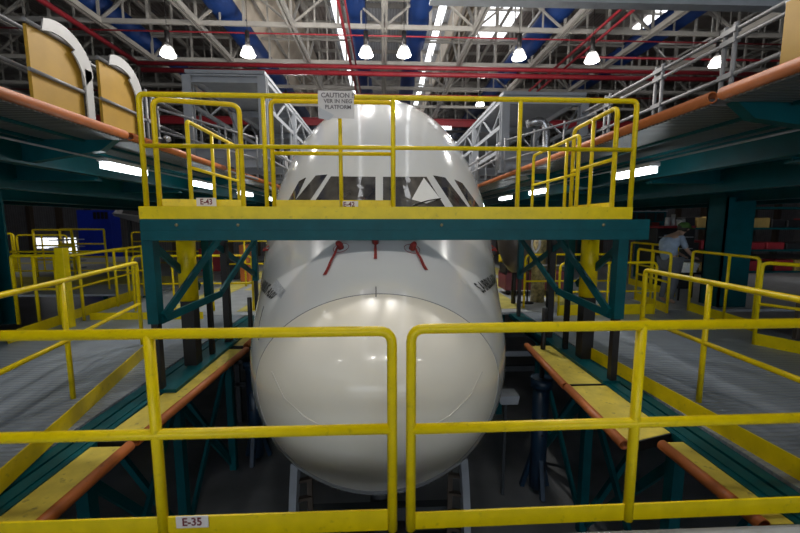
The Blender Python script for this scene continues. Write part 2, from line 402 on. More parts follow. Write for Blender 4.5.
# cradle under the nose
cr = thing('nose_cradle', 'pale grey curved cradle frame standing under the airliner nose', 'cradle', (XC, 3.6, -4.0))
for sg in (-1, 1):
    mb = MB(); prev = None; N = 14
    for k in range(N+1):
        t = k/N; x = XC + sg*(.62 + .24*math.sin(t*math.pi*.62)); z = -4.0 + 1.78*(1-t) if True else 0
        x = XC + sg*(.93 - .10*(1-t)**2 - .05*t); z = -2.33 - 1.67*t
        p = V((x, 3.55, z))
        if prev is not None: mb.beam(prev, p, .16, .07, (1, 0, 0))
        prev = p
    mb.build('side_arc', STL, cr)
    for k in range(7):
        z = -2.6 - k*.2; x = XC + sg*.86
        mb = MB(); mb.beam((x - sg*.02, 3.60, z), (x - sg*.14, 3.66, z - .02), .05, .03); mb.build('rung', BRN, cr)
    mb = MB(); mb.beam((XC+sg*.73, 3.68, -2.6), (XC+sg*.73, 3.68, -4), .05, .05); mb.build('inner_arc', BRN, cr)
mb = MB(); mb.box((XC-.75, 3.75, -3.2), (XC+.75, 3.85, -3.05)); mb.box((XC-.95, 3.5, -4), (XC+.95, 4.4, -3.9)); mb.build('cross_frame', DARK, cr)
mb = MB(); mb.tube([(XC, 4.0, -3.9), (XC, 4.0, -2.9)], .12, 16); mb.build('strut', DARK, cr)
for sg in (-1, 1):
    w = MB(); w.lathe((XC + sg*.25, 4.0, -3.62), [(.0, -.1), (.26, -.1), (.28, -.06), (.28, .06), (.26, .1), (0, .1)], 24, 'z')
    w.v = [V((XC + sg*.25 + (v.z + 3.62), v.y, -3.62 + (v.x - XC - sg*.25))) for v in w.v]; w.build('wheel', BLK, cr)

# ============================================================ FOREGROUND PLATFORM
fp = thing('access_platform', 'grey walkway platform in the foreground that the viewer stands on', 'platform', (0, 0, -4.0))
mb = MB(); mb.box((-3.2, -1.6, -1.82), (3.4, 1.93, -1.76)); mb.build('deck', DECKC, fp)
mb = MB(); mb.box((-3.2, 1.80, -2.05), (3.4, 1.92, -1.82)); mb.build('edge_beam', TEAL, fp)
for x in (-3.0, 3.2):
    for y in (-1.4, 1.7):
        mb = MB(); mb.box((x-.06, y-.06, -4), (x+.06, y+.06, -1.82)); mb.build('leg', TEAL, fp)
# left section
def fg_rail(label, x0, x1, y0, y1, z_top, z_mid, k0, k1, posts, loop_end, zb=-1.76):
    a = V((x0, y0, zb)); b = V((x1, y1, zb)); root = thing('guardrail', label, 'railing', a)
    T = V((0, 0, z_top - zb)); M = V((0, 0, z_mid - zb))
    path = [a+T, b+T, b] if loop_end == 1 else [a, a+T, b+T]
    mb = MB(); mb.tube(path, .028, 16, .075); mb.build('top_rail', YEL, root)
    mb = MB(); mb.tube([a+M, b+M], .029, 16); mb.build('mid_rail', YEL, root)
    for px in posts:
        t = (px - x0)/(x1-x0); p = a.lerp(b, t); mb = MB(); mb.tube([p, p + T], .028, 16); mb.build('post', YEL, root)
    mb = MB(); d = V((0, .006, 0)); mb.prism([a-d+V((0,0,k0)), b-d+V((0,0,k0)), b+d+V((0,0,k0)), a+d+V((0,0,k0))], (0, 0, k1-k0)); kb = mb.build('toe_board', YEL, root)
    return root, kb
g1, k1 = fg_rail('nearest yellow tube guardrail, left half, with the E-35 plate on its toe board', -3.15, .045, 2.0, 2.0, -.585, -1.145, .0, .125, [-1.235], 1)
label_plate('E-35', aY(192.5, 521.5, 1.985), .175, .07, k1)
g2, k2 = fg_rail('nearest yellow tube guardrail, right half, slightly higher toe board', .150, 3.35, 2.0, 2.03, -.575, -1.15, .0, .10, [1.445], 0)

# ============================================================ TRANSVERSE BRIDGE
YB = 3.93
br = thing('work_bridge', 'teal and yellow bridge platform crossing in front of the cockpit', 'platform', (0, 4.2, -1.76))
mb = MB(); mb.box((-2.42, YB-.012, .03), (2.62, YB, .155)); face = mb.build('toe_board', YEL, br); 
mb = MB(); mb.box((-2.42, YB+.0, .02), (2.62, YB+.5, .075)); mb.build('deck', DECKC, br)
mb = MB(); mb.box((-2.40, YB-.035, -.185), (2.80, YB+.0, .028)); mb.box((-2.40, YB-.037, -.085), (2.80, YB-.034, -.078)); mb.build('fascia_beam', TEAL, br, .004)
for x in (-2.05, -1.45, .6, 2.3):
    mb = MB(); mb.lathe((x, YB-.036, -.03), [(.0, -.012), (.014, -.012), (.016, 0)], 10, 'y'); mb.build('bolt', mat('bolt', (.25, .22, .12), .4, metal=.5) if 'bolt' not in MT else MT['bolt'], br)
for sg, x0, x1 in ((-1, -2.42, -2.06), (1, 2.06, 2.62)):
    mb = MB(); mb.box((x0, YB+.5, .02), (x1, 7.4, .075)); mb.build('wing_deck', DECKC, br)
    xo = x0 if sg < 0 else x1
    mb = MB(); mb.box((xo-.02, YB+.02, -.15), (xo+.02, 7.4, .02)); mb.build('wing_beam', TEAL, br)
    # side support frame
    xs = -2.3 if sg < 0 else 2.54
    XF = lambda px, y: aY(px, 250, y).x
    x1st = -2.375 if sg < 0 else 2.56
    for y, xl, w in ((3.99, x1st, .11), (5.05, xs, .09), (6.9, xs, .09)):
        mb = MB(); mb.box((xl-w/2, y-w/2, -1.05), (xl+w/2, y+w/2, -.15)); mb.build('upright', TEAL, br)
        mb = MB(); mb.box((xl-w*.32, y-w*.32, -1.76), (xl+w*.32, y+w*.32, -1.05)); mb.build('lower_leg', BLK, br)
    mb = MB(); mb.tube([(xs+sg*.08, 4.70, -.95), (xs+sg*.08, 4.70, -.02)], .105, 20); c = mb.build('column_sleeve', YEL, br)
    mb = MB(); mb.box((xs+sg*.08-.075, 4.625, -1.76), (xs+sg*.08+.075, 4.775, -.95)); mb.build('column_ram', BLK, br)
    mb = MB(); mb.box((xs-.045, 5.55, -1.76), (xs+.045, 5.64, -.22)); mb.build('ram', BLK, br)
    fx = x1st - sg*.05; ix = xs - sg*.16
    for (xa, ya, za, xb, yb, zb2) in ((fx-sg*.03, 4.0, -.98, ix-sg*.02, 5.05, -.2), (xs+sg*.12, 4.05, -.2, xs+sg*.12, 5.05, -.85), (ix, 5.05, -.92, ix, 6.7, -.2), (fx, 4.0, -1.02, ix, 5.05, -.94), (xs, 5.05, -.2, xs, 6.9, -.95)):
        mb = MB(); mb.beam((xa, ya, za), (xb, yb, zb2), .03, .085); mb.build('brace', TEAL, br)
    mb = MB(); mb.box((xs-.10, 3.95, -1.80), (xs+.10, 7.1, -1.76)); mb.build('base_rail', TEAL, br)
# railings on the bridge
guardrail('long yellow front guardrail of the bridge, spanning its whole width', [(-2.36, 3.955, .075), (2.61, 3.955, .075)], 1.155, .67, [aY(p, 150, 3.955).x/4.97+.4748 for p in (265, 393, 519)], r=.025, bend=.06)
gl = guardrail('yellow swing gate behind the left end of the bridge front rail, with the E-43 plate', [(-2.29, 4.06, .076), (-1.50, 4.22, .076)], 1.14, None, [], r=.025, kick=(0, .16), bend=.09)
label_plate('E-43', aY(206.5, 202, 4.07), .20, .085, [c for c in gl.children if c.name.startswith('toe')][0])
gc = guardrail('yellow gate behind the middle of the bridge front rail, with the E-42 plate', [(-1.12, 4.03, .076), (.11, 4.03, .076)], 1.13, .62, [.56], r=.023, kick=(0, .15), bend=.06)
label_plate('E-42', aY(349, 204.5, 4.02), .19, .07, [c for c in gc.children if c.name.startswith('toe')][0])
guardrail('yellow guardrail along the left wing of the bridge, running back beside the cockpit', [(-2.40, 4.95, .075), (-2.40, 6.55, .075)], 1.155, .6, [.42, .78], r=.025, kick=(0, .13), bend=.05)
guardrail('yellow guardrail at the right front corner of the bridge, running back', [(2.50, 4.10, .075), (2.54, 5.1, .075)], 1.14, .6, [.5], r=.025, kick=(0, .14), bend=.09)
guardrail('yellow guardrail on the right wing of the bridge, behind the corner rail', [(2.42, 4.72, .075), (2.44, 6.2, .075)], .99, .52, [.22, .6], r=.023, kick=(0, .12), bend=.08)
# caution notice in a plastic sleeve
p0 = aY(336, 104.5, 3.915); nt_ = thing('caution_notice', 'printed caution notice in a plastic sleeve hanging on the bridge front rail', 'sign', (p0.x, p0.y, p0.z-.13))
mb = MB(); mb.box((p0.x-.175, 3.917, p0.z-.13), (p0.x+.175, 3.921, p0.z+.13)); mb.build('sleeve', SLEEVE, nt_)
mb = MB(); mb.add([(p0.x-.175, 3.916, p0.z-.13), (p0.x-.07, 3.914, p0.z-.15), (p0.x-.02, 3.912, p0.z-.10), (p0.x-.165, 3.912, p0.z-.03)], [(0, 1, 2, 3)])
fo = mb.build('curled_corner', WPL, nt_); so = fo.modifiers.new('t', 'SOLIDIFY'); so.thickness = .002
for s_, dz, sz in (('CAUTION !!', .085, .062), ('VER IN NEG', .03, .052), ('PLATFORM', -.025, .052)):
    lettering(s_, sz, (p0.x+.02, 3.9145, p0.z+dz), (1, 0, 0), (0, 0, 1), mat('grey_print', (.16, .14, .14), .6) if 'grey_print' not in MT else MT['grey_print'], nt_)

# ============================================================ LOWER SIDE DOCKS
ZD = -1.76
LK = [V((-2.22, .6, ZD)), V((-3.18, 5.05, ZD))]        # left inner toe-board line (splayed)
dl = thing('side_dock', 'grey decked walkway on the left of the nose at cockpit-door level', 'platform', (-4, 3, -4))
mb = MB(); mb.prism([(-2.64, 2.05, ZD), (-2.64, 7.2, ZD), (-5.9, 7.2, ZD), (-6.6, 2.05, ZD)], (0, 0, -.05)); mb.build('deck', DECK, dl)
def hbeams(root, xs, y0, y1, z, w=.1, h=.2, m=TEAL):
    for x in xs:
        mb = MB(); mb.channel((x, y0, z), (x, y1, z), w, h, .012); mb.build('side_beam', m, root)
hbeams(dl, (-2.46, -2.585), 1.95, 7.2, ZD-.12); hbeams(dl, (-3.8, -5.2), 2.05, 7.2, ZD-.16)
mb = MB(); mb.box((-2.42, 1.95, ZD-.09), (-2.36, 7.2, ZD-.03)); mb.build('side_beam', TEAL, dl)
dr = thing('side_dock', 'grey slatted walkway on the right of the nose at cockpit-door level', 'platform', (4, 3, -4))
mb = MB(); mb.prism([(2.76, 2.05, ZD), (6.6, 2.05, ZD), (6.2, 7.2, ZD), (2.72, 7.2, ZD)], (0, 0, -.05)); mb.build('deck', DECK, dr)
hbeams(dr, (2.56, 2.69), 1.95, 7.2, ZD-.12); hbeams(dr, (3.8, 5.2), 2.05, 7.2, ZD-.16)
mb = MB(); mb.box((2.46, 1.95, ZD-.09), (2.52, 7.2, ZD-.03)); mb.build('side_beam', TEAL, dr)
for root, xs, sg in ((dl, -2.45, -1), (dr, 2.55, 1)):
    for y in (3.0, 4.4, 5.9):
        mb = MB(); mb.box((xs-.05, y-.05, -4), (xs+.05, y+.05, ZD-.2)); mb.build('trestle_leg', TEAL, root)
        mb = MB(); mb.beam((xs, y, -3.9), (xs-sg*.0+sg*1.2, y+.05, ZD-.3), .06, .07); mb.build('brace', TEAL, root)
    for (ya, yb) in ((3.0, 4.4), (4.4, 5.9)):
        mb = MB(); mb.beam((xs, ya, -3.9), (xs, yb, ZD-.3), .04, .08); mb.build('brace', TEAL, root)
        mb = MB(); mb.beam((xs+sg*.04, yb, -3.9), (xs+sg*.04, ya, ZD-.3), .04, .08); mb.build('brace', TEAL, root)
    for x in (3.9, 5.3):
        for y in (2.4, 6.9):
            mb = MB(); mb.box((sg*x-.06, y-.06, -4), (sg*x+.06, y+.06, ZD-.2)); mb.build('trestle_leg', TEAL, root)
# sliding flaps with orange bumpers
def flap(label, poly, pa, pb, z=-1.80, sag=0.0, dk=False):
    root = thing('sliding_flap', label, 'flap board', (sum(p[0] for p in poly)/len(poly), sum(p[1] for p in poly)/len(poly), z-.05))
    mb = MB(); mb.prism([(x, y, z) for x, y in poly], (0, 0, -.035)); b = mb.build('board', YELB, root, .006)
    mb = MB(); mb.pipe_open((pa[0], pa[1], z-.01), (pb[0], pb[1], z-.01), .042, .012); mb.build('bumper_tube', ORG, root)
    mb = MB(); mb.prism([(poly[0][0], poly[0][1]-.012, z-.002), (poly[-1][0], poly[-1][1]-.012, z-.002), (poly[-1][0], poly[-1][1]-.012, z-.09), (poly[0][0], poly[0][1]-.012, z-.09)], (0, .014, 0)); mb.build('end_plate', BLK, root)
    mb = MB(); mb.tube([(pa[0], pa[1]+.06, z-.05), ((pa[0]*.6+poly[-1][0]*.4), pa[1]+.06, z-.07)], .012, 8); mb.build('bracket', BLK, root)
    return root
flap('nearest yellow flap board with orange bumper tube, left of the nose', [(-2.12, 1.98), (-2.12, 2.98), (-2.37, 2.98), (-2.37, 1.98)], (-2.07, 1.98), (-2.07, 3.0))
flap('long farther yellow flap board with orange bumper tube, left of the nose', [(-2.10, 3.06), (-1.98, 5.35), (-2.27, 5.35), (-2.37, 3.06)], (-2.06, 3.06), (-1.96, 5.35))
flap('third yellow flap board beside the left cheek of the nose, under the bridge', [(-2.06, 5.5), (-2.06, 7.0), (-2.42, 7.0), (-2.42, 5.5)], (-2.02, 5.5), (-2.02, 7.0))
flap('farthest yellow flap board with orange bumper on the right, just beyond the bridge legs', [(2.06, 3.98), (2.15, 5.3), (2.48, 5.3), (2.48, 3.98)], (2.01, 3.95), (2.11, 5.35))
flap('middle yellow flap board with orange bumper on the right, pushed out furthest', [(2.02, 2.85), (2.06, 3.93), (2.48, 3.93), (2.48, 2.98)], (1.96, 2.83), (2.02, 3.92))
flap('nearest yellow flap board with orange bumper on the right, drawn back', [(2.31, 1.98), (2.31, 2.84), (2.50, 2.84), (2.50, 1.98)], (2.27, 1.98), (2.27, 2.82))
# far walkway areas beside the nose (beyond the bridge)
for sg in (-1, 1):
    fd = thing('rear_dock', ('left' if sg < 0 else 'right') + ' grey and yellow dock floor running back beside the fuselage beyond the bridge', 'platform', (sg*4, 11, -4))
    xi = 2.25
    mb = MB(); mb.box((sg*xi, 7.22, ZD-.05), (sg*5.6, 16, ZD)); mb.build('deck', DECKC, fd)
    for (x0, x1, y0, y1) in ((2.3, 2.9, 7.5, 9.4), (2.3, 3.6, 9.9, 12), (3.8, 4.4, 7.4, 15.5)):
        mb = MB(); mb.box((sg*x0, y0, ZD), (sg*x1, y1, ZD+.006)); mb.build('painted_area', DECKY, fd)
    for x in (2.4, 5.4):
        for y in (7.5, 11.5, 15.5):
            mb = MB(); mb.box((sg*x-.06, y-.06, -4), (sg*x+.06, y+.06, ZD-.05)); mb.build('leg', TEAL, fd)
    mb = MB(); mb.pipe_open((sg*2.2, 7.3, ZD-.03), (sg*2.2, 10.5, ZD-.03), .04); mb.build('bumper_tube', ORG, fd)
# left dock rails
lr = guardrail('yellow guardrail on the left walkway, its near part crossing the left picture edge', [(-2.86, 2.3, ZD), (-3.12, 3.8, ZD), (-3.49, 5.5, ZD)], 1.19, .60, [.46], r=.026, bend=.07,
          kick=(0, .15), kickpts=[(-2.42, 2.05, ZD), (-3.16, 5.05, ZD)])
guardrail('yellow guardrail closing the far left end of the left walkway', [(-6.3, 6.7, ZD), (-5.33, 6.65, ZD), (-5.75, 9.3, ZD)], 1.19, [.62], [.10, .2, .34, .66, .8], r=.028, bend=.05,
          kick=(-.08, .17), kickpts=[(-5.45, 5.6, ZD), (-5.9, 9.3, ZD)])
mb = MB(); mb.box((-5.36, 6.42, ZD), (-5.22, 6.54, -.42)); pc = mb.build('box_post', YEL, None, .006); tag(pc, 'thick yellow box post standing on the far left walkway by the rails', 'post')
mb = MB(); mb.box((-5.3, 6.95, ZD), (-3.3, 6.97, ZD+.13)); o = mb.build('toe_board', YEL, None); tag(o, 'low yellow toe board across the far end of the left walkway', 'toe board')
guardrail('short yellow rail crossing behind the left bridge legs', [(-4.9, 7.6, ZD), (-2.6, 7.6, ZD)], 1.1, .55, [.33, .66], r=.022)
guardrail('yellow rail farther back on the left dock behind the bridge column', [(-4.4, 10.5, ZD), (-2.3, 10.5, ZD)], 1.25, .62, [.3, .6], r=.024)
# right dock rails
guardrail('yellow guardrail on the right walkway, running to the right picture edge', [(3.12, 4.35, ZD), (3.06, 2.1, ZD)], 1.19, .60, [.41, .92], r=.028, bend=.05,
          kick=(0, .15), kickpts=[(2.66, 4.9, ZD), (2.86, 2.05, ZD)])
guardrail('yellow rail looped in front of the right teal column', [(6.1, 7.2, ZD), (5.98, 5.75, ZD)], 1.19, .62, [.0, .6], r=.026, bend=.08, kick=(0, .17))
guardrail('yellow rail behind the overalled worker, upper of the pair by the bridge end', [(7.0, 10.4, ZD), (6.9, 8.6, ZD)], 1.19, .6, [.0, .5], r=.026, bend=.08, kick=(0, .17))
guardrail('yellow rail in front of the worker, next to the bridge end', [(5.75, 8.3, ZD), (5.5, 7.0, ZD)], 1.16, .6, [.5], r=.026, bend=.08, kick=(0, .17))
guardrail('yellow rail loop at the right picture edge beyond the walkway', [(5.35, 5.1, ZD), (5.8, 4.3, ZD)], 1.19, .6, [], r=.026, bend=.08, kick=(0, .17))
guardrail('short yellow rail behind the right bridge legs', [(2.9, 7.6, ZD), (4.8, 7.6, ZD)], 1.1, .55, [.33, .66], r=.022)
guardrail('low yellow rail at the far end of the right walkway', [(3.3, 6.9, ZD), (5.2, 6.95, ZD)], 1.0, .45, [.5], r=.022, kick=(0, .2))

# ============================================================ UPPER DOCKS
ZU = 1.05
lamps_f = []
def upper_dock(sg, label, brk, xin):
    root = thing('upper_dock', label, 'platform', (sg*6, 6, -4))
    # deck and deep side girders
    mb = MB(); mb.box((sg*4.3, .6, .98), (sg*9.5, 22, 1.03)); mb.build('deck', DARK, root)
    for x, zb, h in ((4.35, .88, .30), (5.6, .74, .42), (7.2, .66, .42), (9.0, .66, .42)):
        mb = MB(); mb.channel((sg*x, .6, zb-.04), (sg*x, 22, zb-.04), .18, h, .014); mb.build('long_girder', TEAL, root)
    for y in (2.0, 4.0, 6.2, 8.6, 11, 13.5, 16, 18.5):
        mb = MB(); mb.channel((sg*4.4, y, .76), (sg*9.4, y, .76), .16, .26, .014); mb.build('cross_girder', TEAL, root)
    # cantilever arms at the flap breaks
    for y in brk:
        mb = MB(); mb.prism([(sg*(xin+.12), y-.05, 1.0), (sg*4.4, y-.05, 1.0), (sg*4.4, y-.05, .70), (sg*(xin+.3), y-.05, .86)], (0, .1, 0)); mb.build('cantilever_arm', TEAL, root)
    # inner flaps with ribbed soffits
    ys = [.6] + list(brk) + [12.8, 17]
    for a, b in zip(ys, ys[1:]):
        mb = MB(); mb.box((sg*xin, a+.06, .985), (sg*4.3, b-.06, 1.04)); mb.build('flap_panel', SOFF, root)
        for xx in (xin + (4.3-xin)*.4, xin + (4.3-xin)*.8):
            mb = MB(); mb.box((sg*xx-.02, a+.08, .955), (sg*xx+.02, b-.08, .985)); mb.build('soffit_rib', TEAL, root)
        mb = MB(); mb.pipe_open((sg*xin, a+.05, 1.05), (sg*xin, b-.05, 1.05), .05); mb.build('bumper_tube', ORG, root)
    for (x, y, w) in ((7.25, 7.7, .60), (8.9, 16.5, .4)) if sg > 0 else ((6.62, 6.6, .45), (8.9, 20.5, .4)):
        mb = MB(); mb.channel((sg*x, y, ZD), (sg*x, y, .5), w, w*.8, .02); mb.box((sg*x-w*.5, y-w*.4, ZD), (sg*x-w*.5+.03, y+w*.4, .5)); mb.build('column', TEAL, root)
    mb = MB(); mb.tube([(sg*3.62, 1.0, .80), (sg*3.62, 16, .80)], .012, 8); mb.build('conduit', TUBE, root)
    return root
ul = upper_dock(-1, 'left upper dock platform with orange bumper edge, teal girders and ribbed underside', (4.95, 8.9), 3.12)
ur = upper_dock(1, 'right upper dock platform with orange bumper edge, teal girders and ribbed underside', (3.2, 7.9), 2.80)
def batten(label, p, length, axis='y'):
    root = thing('fluorescent_lamp', label, 'lamp', (p[0], p[1]+(length/2 if axis == 'y' else 0), p[2]), 'fluorescent battens under the upper docks')
    if axis == 'y':
        mb = MB(); mb.box((p[0]-.07, p[1], p[2]), (p[0]+.07, p[1]+length, p[2]+.045)); mb.build('housing', WPL, root)
        mb = MB(); mb.box((p[0]-.065, p[1]+.03, p[2]-.085), (p[0]+.065, p[1]+length-.03, p[2]-.001)); mb.build('diffuser', TUBEG, root, .01)
    else:
        mb = MB(); mb.box((p[0], p[1]-.07, p[2]), (p[0]+length, p[1]+.07, p[2]+.045)); mb.build('housing', WPL, root)
        mb = MB(); mb.box((p[0]+.03, p[1]-.06, p[2]-.08), (p[0]+length-.03, p[1]+.06, p[2]-.001)); mb.build('diffuser', TUBEG, root, .01)
for i, y in enumerate((5.2, 7.55, 9.9, 12.3)):
    batten('%s bright fluorescent batten under the left upper dock' % ('nearest', 'second nearest', 'third nearest', 'farthest')[i], (-3.62, y, .78), .88)
for i, y in enumerate((5.02, 8.4, 10.8)):
    batten('%s bright fluorescent batten under the right upper dock' % ('nearest', 'second nearest', 'farthest')[i], (3.62, y, .74), .9)
batten('small crosswise fluorescent batten deep under the left upper dock', aY(36, 174, 7.4), .42, 'x')
# handrails on the upper docks (grey tube scaffold rails)
def tube_rail(label, x, y0, y1, zs, posts, zb=1.04):
    root = thing('scaffold_rail', label, 'railing', (x, y0, zb))
    for z in zs:
        mb = MB(); mb.tube([(x, y0, z), (x, y1, z)], .024, 10); mb.build('rail', TUBE, root)
    for y in posts:
        for d in (-.07, .07):
            mb = MB(); mb.tube([(x, y+d, zb), (x, y+d, zs[-1]+.08)], .026, 10); mb.build('post', TUBE, root)
        for z in zs:
            mb = MB(); mb.box((x-.04, y-.10, z-.03), (x+.04, y+.10, z+.03)); mb.build('clamp', TUBE, root)
    return root
tube_rail('grey scaffold tube handrail along the right upper dock', 4.25, 1.0, 8.2, (1.78, 2.18, 2.30), (3.2, 4.75, 5.95, 7.3))
tube_rail('grey scaffold tube handrail along the left upper dock behind the yellow panels', -4.25, 1.0, 11.5, (1.82, 2.28), (3.0, 4.0, 5.9, 7.4, 9.0))
mb = MB(); 
# upright folded flaps with white arc plates
def folded_flap(label, x, y0, y1, z0, z1, arc=True, first=1):
    root = thing('folded_flap', label, 'flap board', (x, (y0+y1)/2, z0-.28))
    mb = MB(); mb.box((x-.02, y0, z0-.28), (x+.02, y1, z1)); mb.build('board', YELO, root, .004)
    for z in (z1+.02, z0+(z1-z0)*.42):
        mb = MB(); mb.tube([(x+.045, y0-.05, z), (x+.045, y1+.05, z)], .022, 10); mb.build('tube', TUBE, root)
    if arc:
        poly = []; N = 12
        for k in range(N+1):
            a = math.radians(118 - 118*k/N); poly.append((y1 - .36 + .48*math.cos(a), z1 - .27 + .46*math.sin(a)))
        inner = [(y + (-.15 if k > 6 else -.04) , z - .15) for k, (y, z) in enumerate(poly)]
        mb = MB(); vs = []
        for (y, z), (yi, zi) in zip(poly, inner): vs += [(x+.06, y, z), (x+.06, yi, zi)]
        vs2 = [(a+.02, b, c) for a, b, c in vs]; n = len(vs)
        fs = [(2*k, 2*k+1, 2*k+3, 2*k+2) for k in range(N)] + [(n+2*k, n+2*k+2, n+2*k+3, n+2*k+1) for k in range(N)] + [(2*k, 2*k+2, n+2*k+2, n+2*k) for k in range(N)] + [(2*k+1, n+2*k+1, n+2*k+3, 2*k+3) for k in range(N)]
        mb.add(vs+vs2, fs); mb.box((x+.06, y1-.02, z0-.2), (x+.08, y1+.10, z1-.2)); mb.build('arc_plate', WPL, root)
    return root
X1 = -3.95
def yz(px, py, x): p = aX(px, py, x); return p.y, p.z
a = yz(24, 24, X1); b = yz(78, 52, X1); folded_flap('larger upright yellow folded flap with white arc plate at the far left top', X1, a[0], b[0], 1.33, (a[1]+b[1])/2-.0)
a = yz(97, 62, X1); b = yz(132, 78, X1); folded_flap('smaller upright yellow folded flap with white arc plate beside the bridge rail', X1, a[0], b[0], 1.33, (a[1]+b[1])/2)
folded_flap('upright yellow folded flap cut by the right picture edge, on the right upper dock', 4.0, 2.9, 3.85, 1.33, 2.15, False)
# small black clamp lamp on the left dock
p = aX(160, 144, -3.6); cl = thing('work_light', 'small black work light clamped above the left orange bumper', 'lamp', (p.x, p.y, 1.04))
mb = MB(); mb.tube([(p.x, p.y, 1.04), (p.x, p.y, p.z)], .015, 8); mb.build('stand', BLK, cl)
mb = MB(); mb.lathe(p, [(.02, .10), (.09, .06), (.11, -.02), (.06, -.09), (.01, -.1)], 14, 'y'); mb.build('head', BLK, cl)
mb = MB(); mb.lathe(p + V((.12, 0, .08)), [(.01, .05), (.05, .03), (.055, -.03), (.01, -.05)], 12, 'y'); mb.build('reflector', SILV, cl)

# ============================================================ GREY GANTRIES BEHIND THE BRIDGE
def gantry(sg, label, x0, x1, yf, yb, zt):
    root = thing('gantry', label, 'gantry', (sg*(x0+x1)/2, yf, 1.04))
    zb = 1.06
    for y in (yf, yf+2.6, yf+5.2, yb):
        for x in (x0, x1):
            mb = MB(); mb.channel((sg*x, y, zb), (sg*x, y, zt), 0.17, .16, .02); mb.build('column', GST, root)
        mb = MB(); mb.channel((sg*x0, y, zt-.06), (sg*x1, y, zt-.06), .12, .16, .015); mb.build('cross_beam', GST, root)
        mb = MB(); mb.channel((sg*x0, y, zb+.35), (sg*x1, y, zb+.35), .12, .2, .015); mb.build('cross_beam', GST, root)
    for x in (x0, x1):
        for z in (zt, zt-.55, zb+.5):
            mb = MB(); mb.beam((sg*x, yf, z), (sg*x, yb, z), .06, .09); mb.build('side_chord', GST, root)
        n = 10; L = yb-yf
        for k in range(n):
            mb = MB(); mb.beam((sg*x, yf+L*k/n, zt-.55 if k % 2 else zt), (sg*x, yf+L*(k+1)/n, zt if k % 2 else zt-.55), .035, .035); mb.build('side_brace', GST, root)
            mb = MB(); mb.beam((sg*x, yf+L*(k+.5)/n, zt-.55), (sg*x, yf+L*(k+.5)/n, zb), .04, .04); mb.build('side_post', GST, root)
    MB().box((sg*(x0-.05), yf-.02, zt+.05), (sg*(x1+.05), yb, zt+.12)).build('shade_plate', GST, root)  # plate added on top to darken the gantry interior
    MB().box((sg*x0, yf-.03, zb+.08), (sg*x1, yf, zb+.42)).build('front_panel', GST, root)
    return root
gantry(-1, 'left grey steel gantry frame rising behind the bridge next to the fuselage', 2.45, 3.95, 8.3, 17.5, 2.95)
gantry(1, 'right grey steel gantry frame rising behind the bridge next to the fuselage', 2.60, 4.3, 8.3, 17.5, 2.62)
# pipes inside gantries
mb = MB(); mb.tube([aY(527, 124, 8.8), aY(541, 120, 8.8), aY(546, 126, 8.8), aY(546, 141, 8.8), aY(546, 152, 8.8)], .085, 14, .12); o = mb.build('silver_duct', SILV); tag(o, 'bent silver flexible duct inside the right grey gantry', 'duct')
for sg, px0 in ((1, 552), (-1, 228)):
    sr = thing('scaffold_stair', ('right' if sg > 0 else 'left') + ' light grey scaffold stair rails beside the gantry front', 'railing', (sg*3.4, 7.8, 1.04))
    for z in (1.2, 1.6, 2.0):
        mb = MB(); mb.tube([(sg*2.5, 7.9, z-.35), (sg*4.2, 7.6, z+.1)], .022, 8); mb.build('rail', TUBE, sr)
    for t in (0, .33, .66, 1):
        mb = MB(); mb.tube([(sg*(2.5+1.7*t), 7.9-.3*t, 1.04), (sg*(2.5+1.7*t), 7.9-.3*t, 1.7+.45*t)], .02, 8); mb.build('post', TUBE, sr)
tube_rail('pale tube rail close beside the right flank of the fuselage above the cockpit side windows', 2.33, 7.6, 12.5, (1.28, 1.5), (7.8, 9.5, 11.2), 1.04)
tube_rail('pale tube rail close beside the left flank of the fuselage above the cockpit side windows', -2.33, 7.6, 12.5, (1.28, 1.5), (7.8, 9.5, 11.2), 1.04)
# ============================================================ HANGAR SHELL
HZ = -4.0
struct(MB().box((-52, -16, HZ-.1), (52, 48, HZ)).build('floor', FLR))
struct(MB().box((-52, 46, HZ), (52, 46.3, 12)).build('wall_far', WALL))
struct(MB().box((-52, -16.3, HZ), (-11, -16, 12)).build('wall_fill_mask', WALL)); struct(MB().box((11, -16.3, HZ), (52, -16, 12)).build('wall_fill_mask', WALL)); struct(MB().box((-11, -16.3, 4.5), (11, -16, 12)).build('wall_fill_mask', WALL))  # unseen back wall, added with an opening to narrow the fill light
struct(MB().box((-52.3, -16, HZ), (-52, 46, 12)).build('wall_left', WALL)); struct(MB().box((52, -16, HZ), (52.3, 46, 12)).build('wall_right', WALL))
n = 0
for x in [-50 + 3.2*k for k in range(32)]:
    n += 1; struct(MB().box((x-.22, 45.5, HZ), (x+.22, 45.98, 12)).build('trim_%d' % n, BRN))
# roof: central pale bay between bright glazed strips, darker bays outside
ZR = 11.3
n = 0
def roof(x0, x1, m, z=ZR, y0=-16, y1=46.3):
    return struct(MB().box((x0, y0, z), (x1, y1, z+.08)).build('ceiling', m))
roof(-52.3, -5.9, ROOF); roof(-3.0, 3.6, ROOFC); roof(5.0, 52.3, ROOF)
roof(-5.9, -3.0, ROOF); roof(3.6, 5.0, ROOFC)
struct(MB().prism([(-2.35, -10, 10.05), (-2.0, -10, 9.95), (-2.0, -10, 10.0), (-2.35, -10, 10.1)], (0, 55.5, 0)).build('window_1', SKY)); struct(MB().prism([(2.75, -10, 10.3), (3.05, -10, 10.1), (3.08, -10, 10.15), (2.78, -10, 10.35)], (0, 55.5, 0)).build('window_2', SKY))
q = aZ(502, 14, ZR-.35)
struct(MB().box((5.6, 20.0, ZR-.12), (7.4, 24.5, ZR-.04)).build('window_3', SKY)); struct(MB().box((14.6, 19.0, ZR-.12), (16.4, 23, ZR-.04)).build('window_4', SKY))
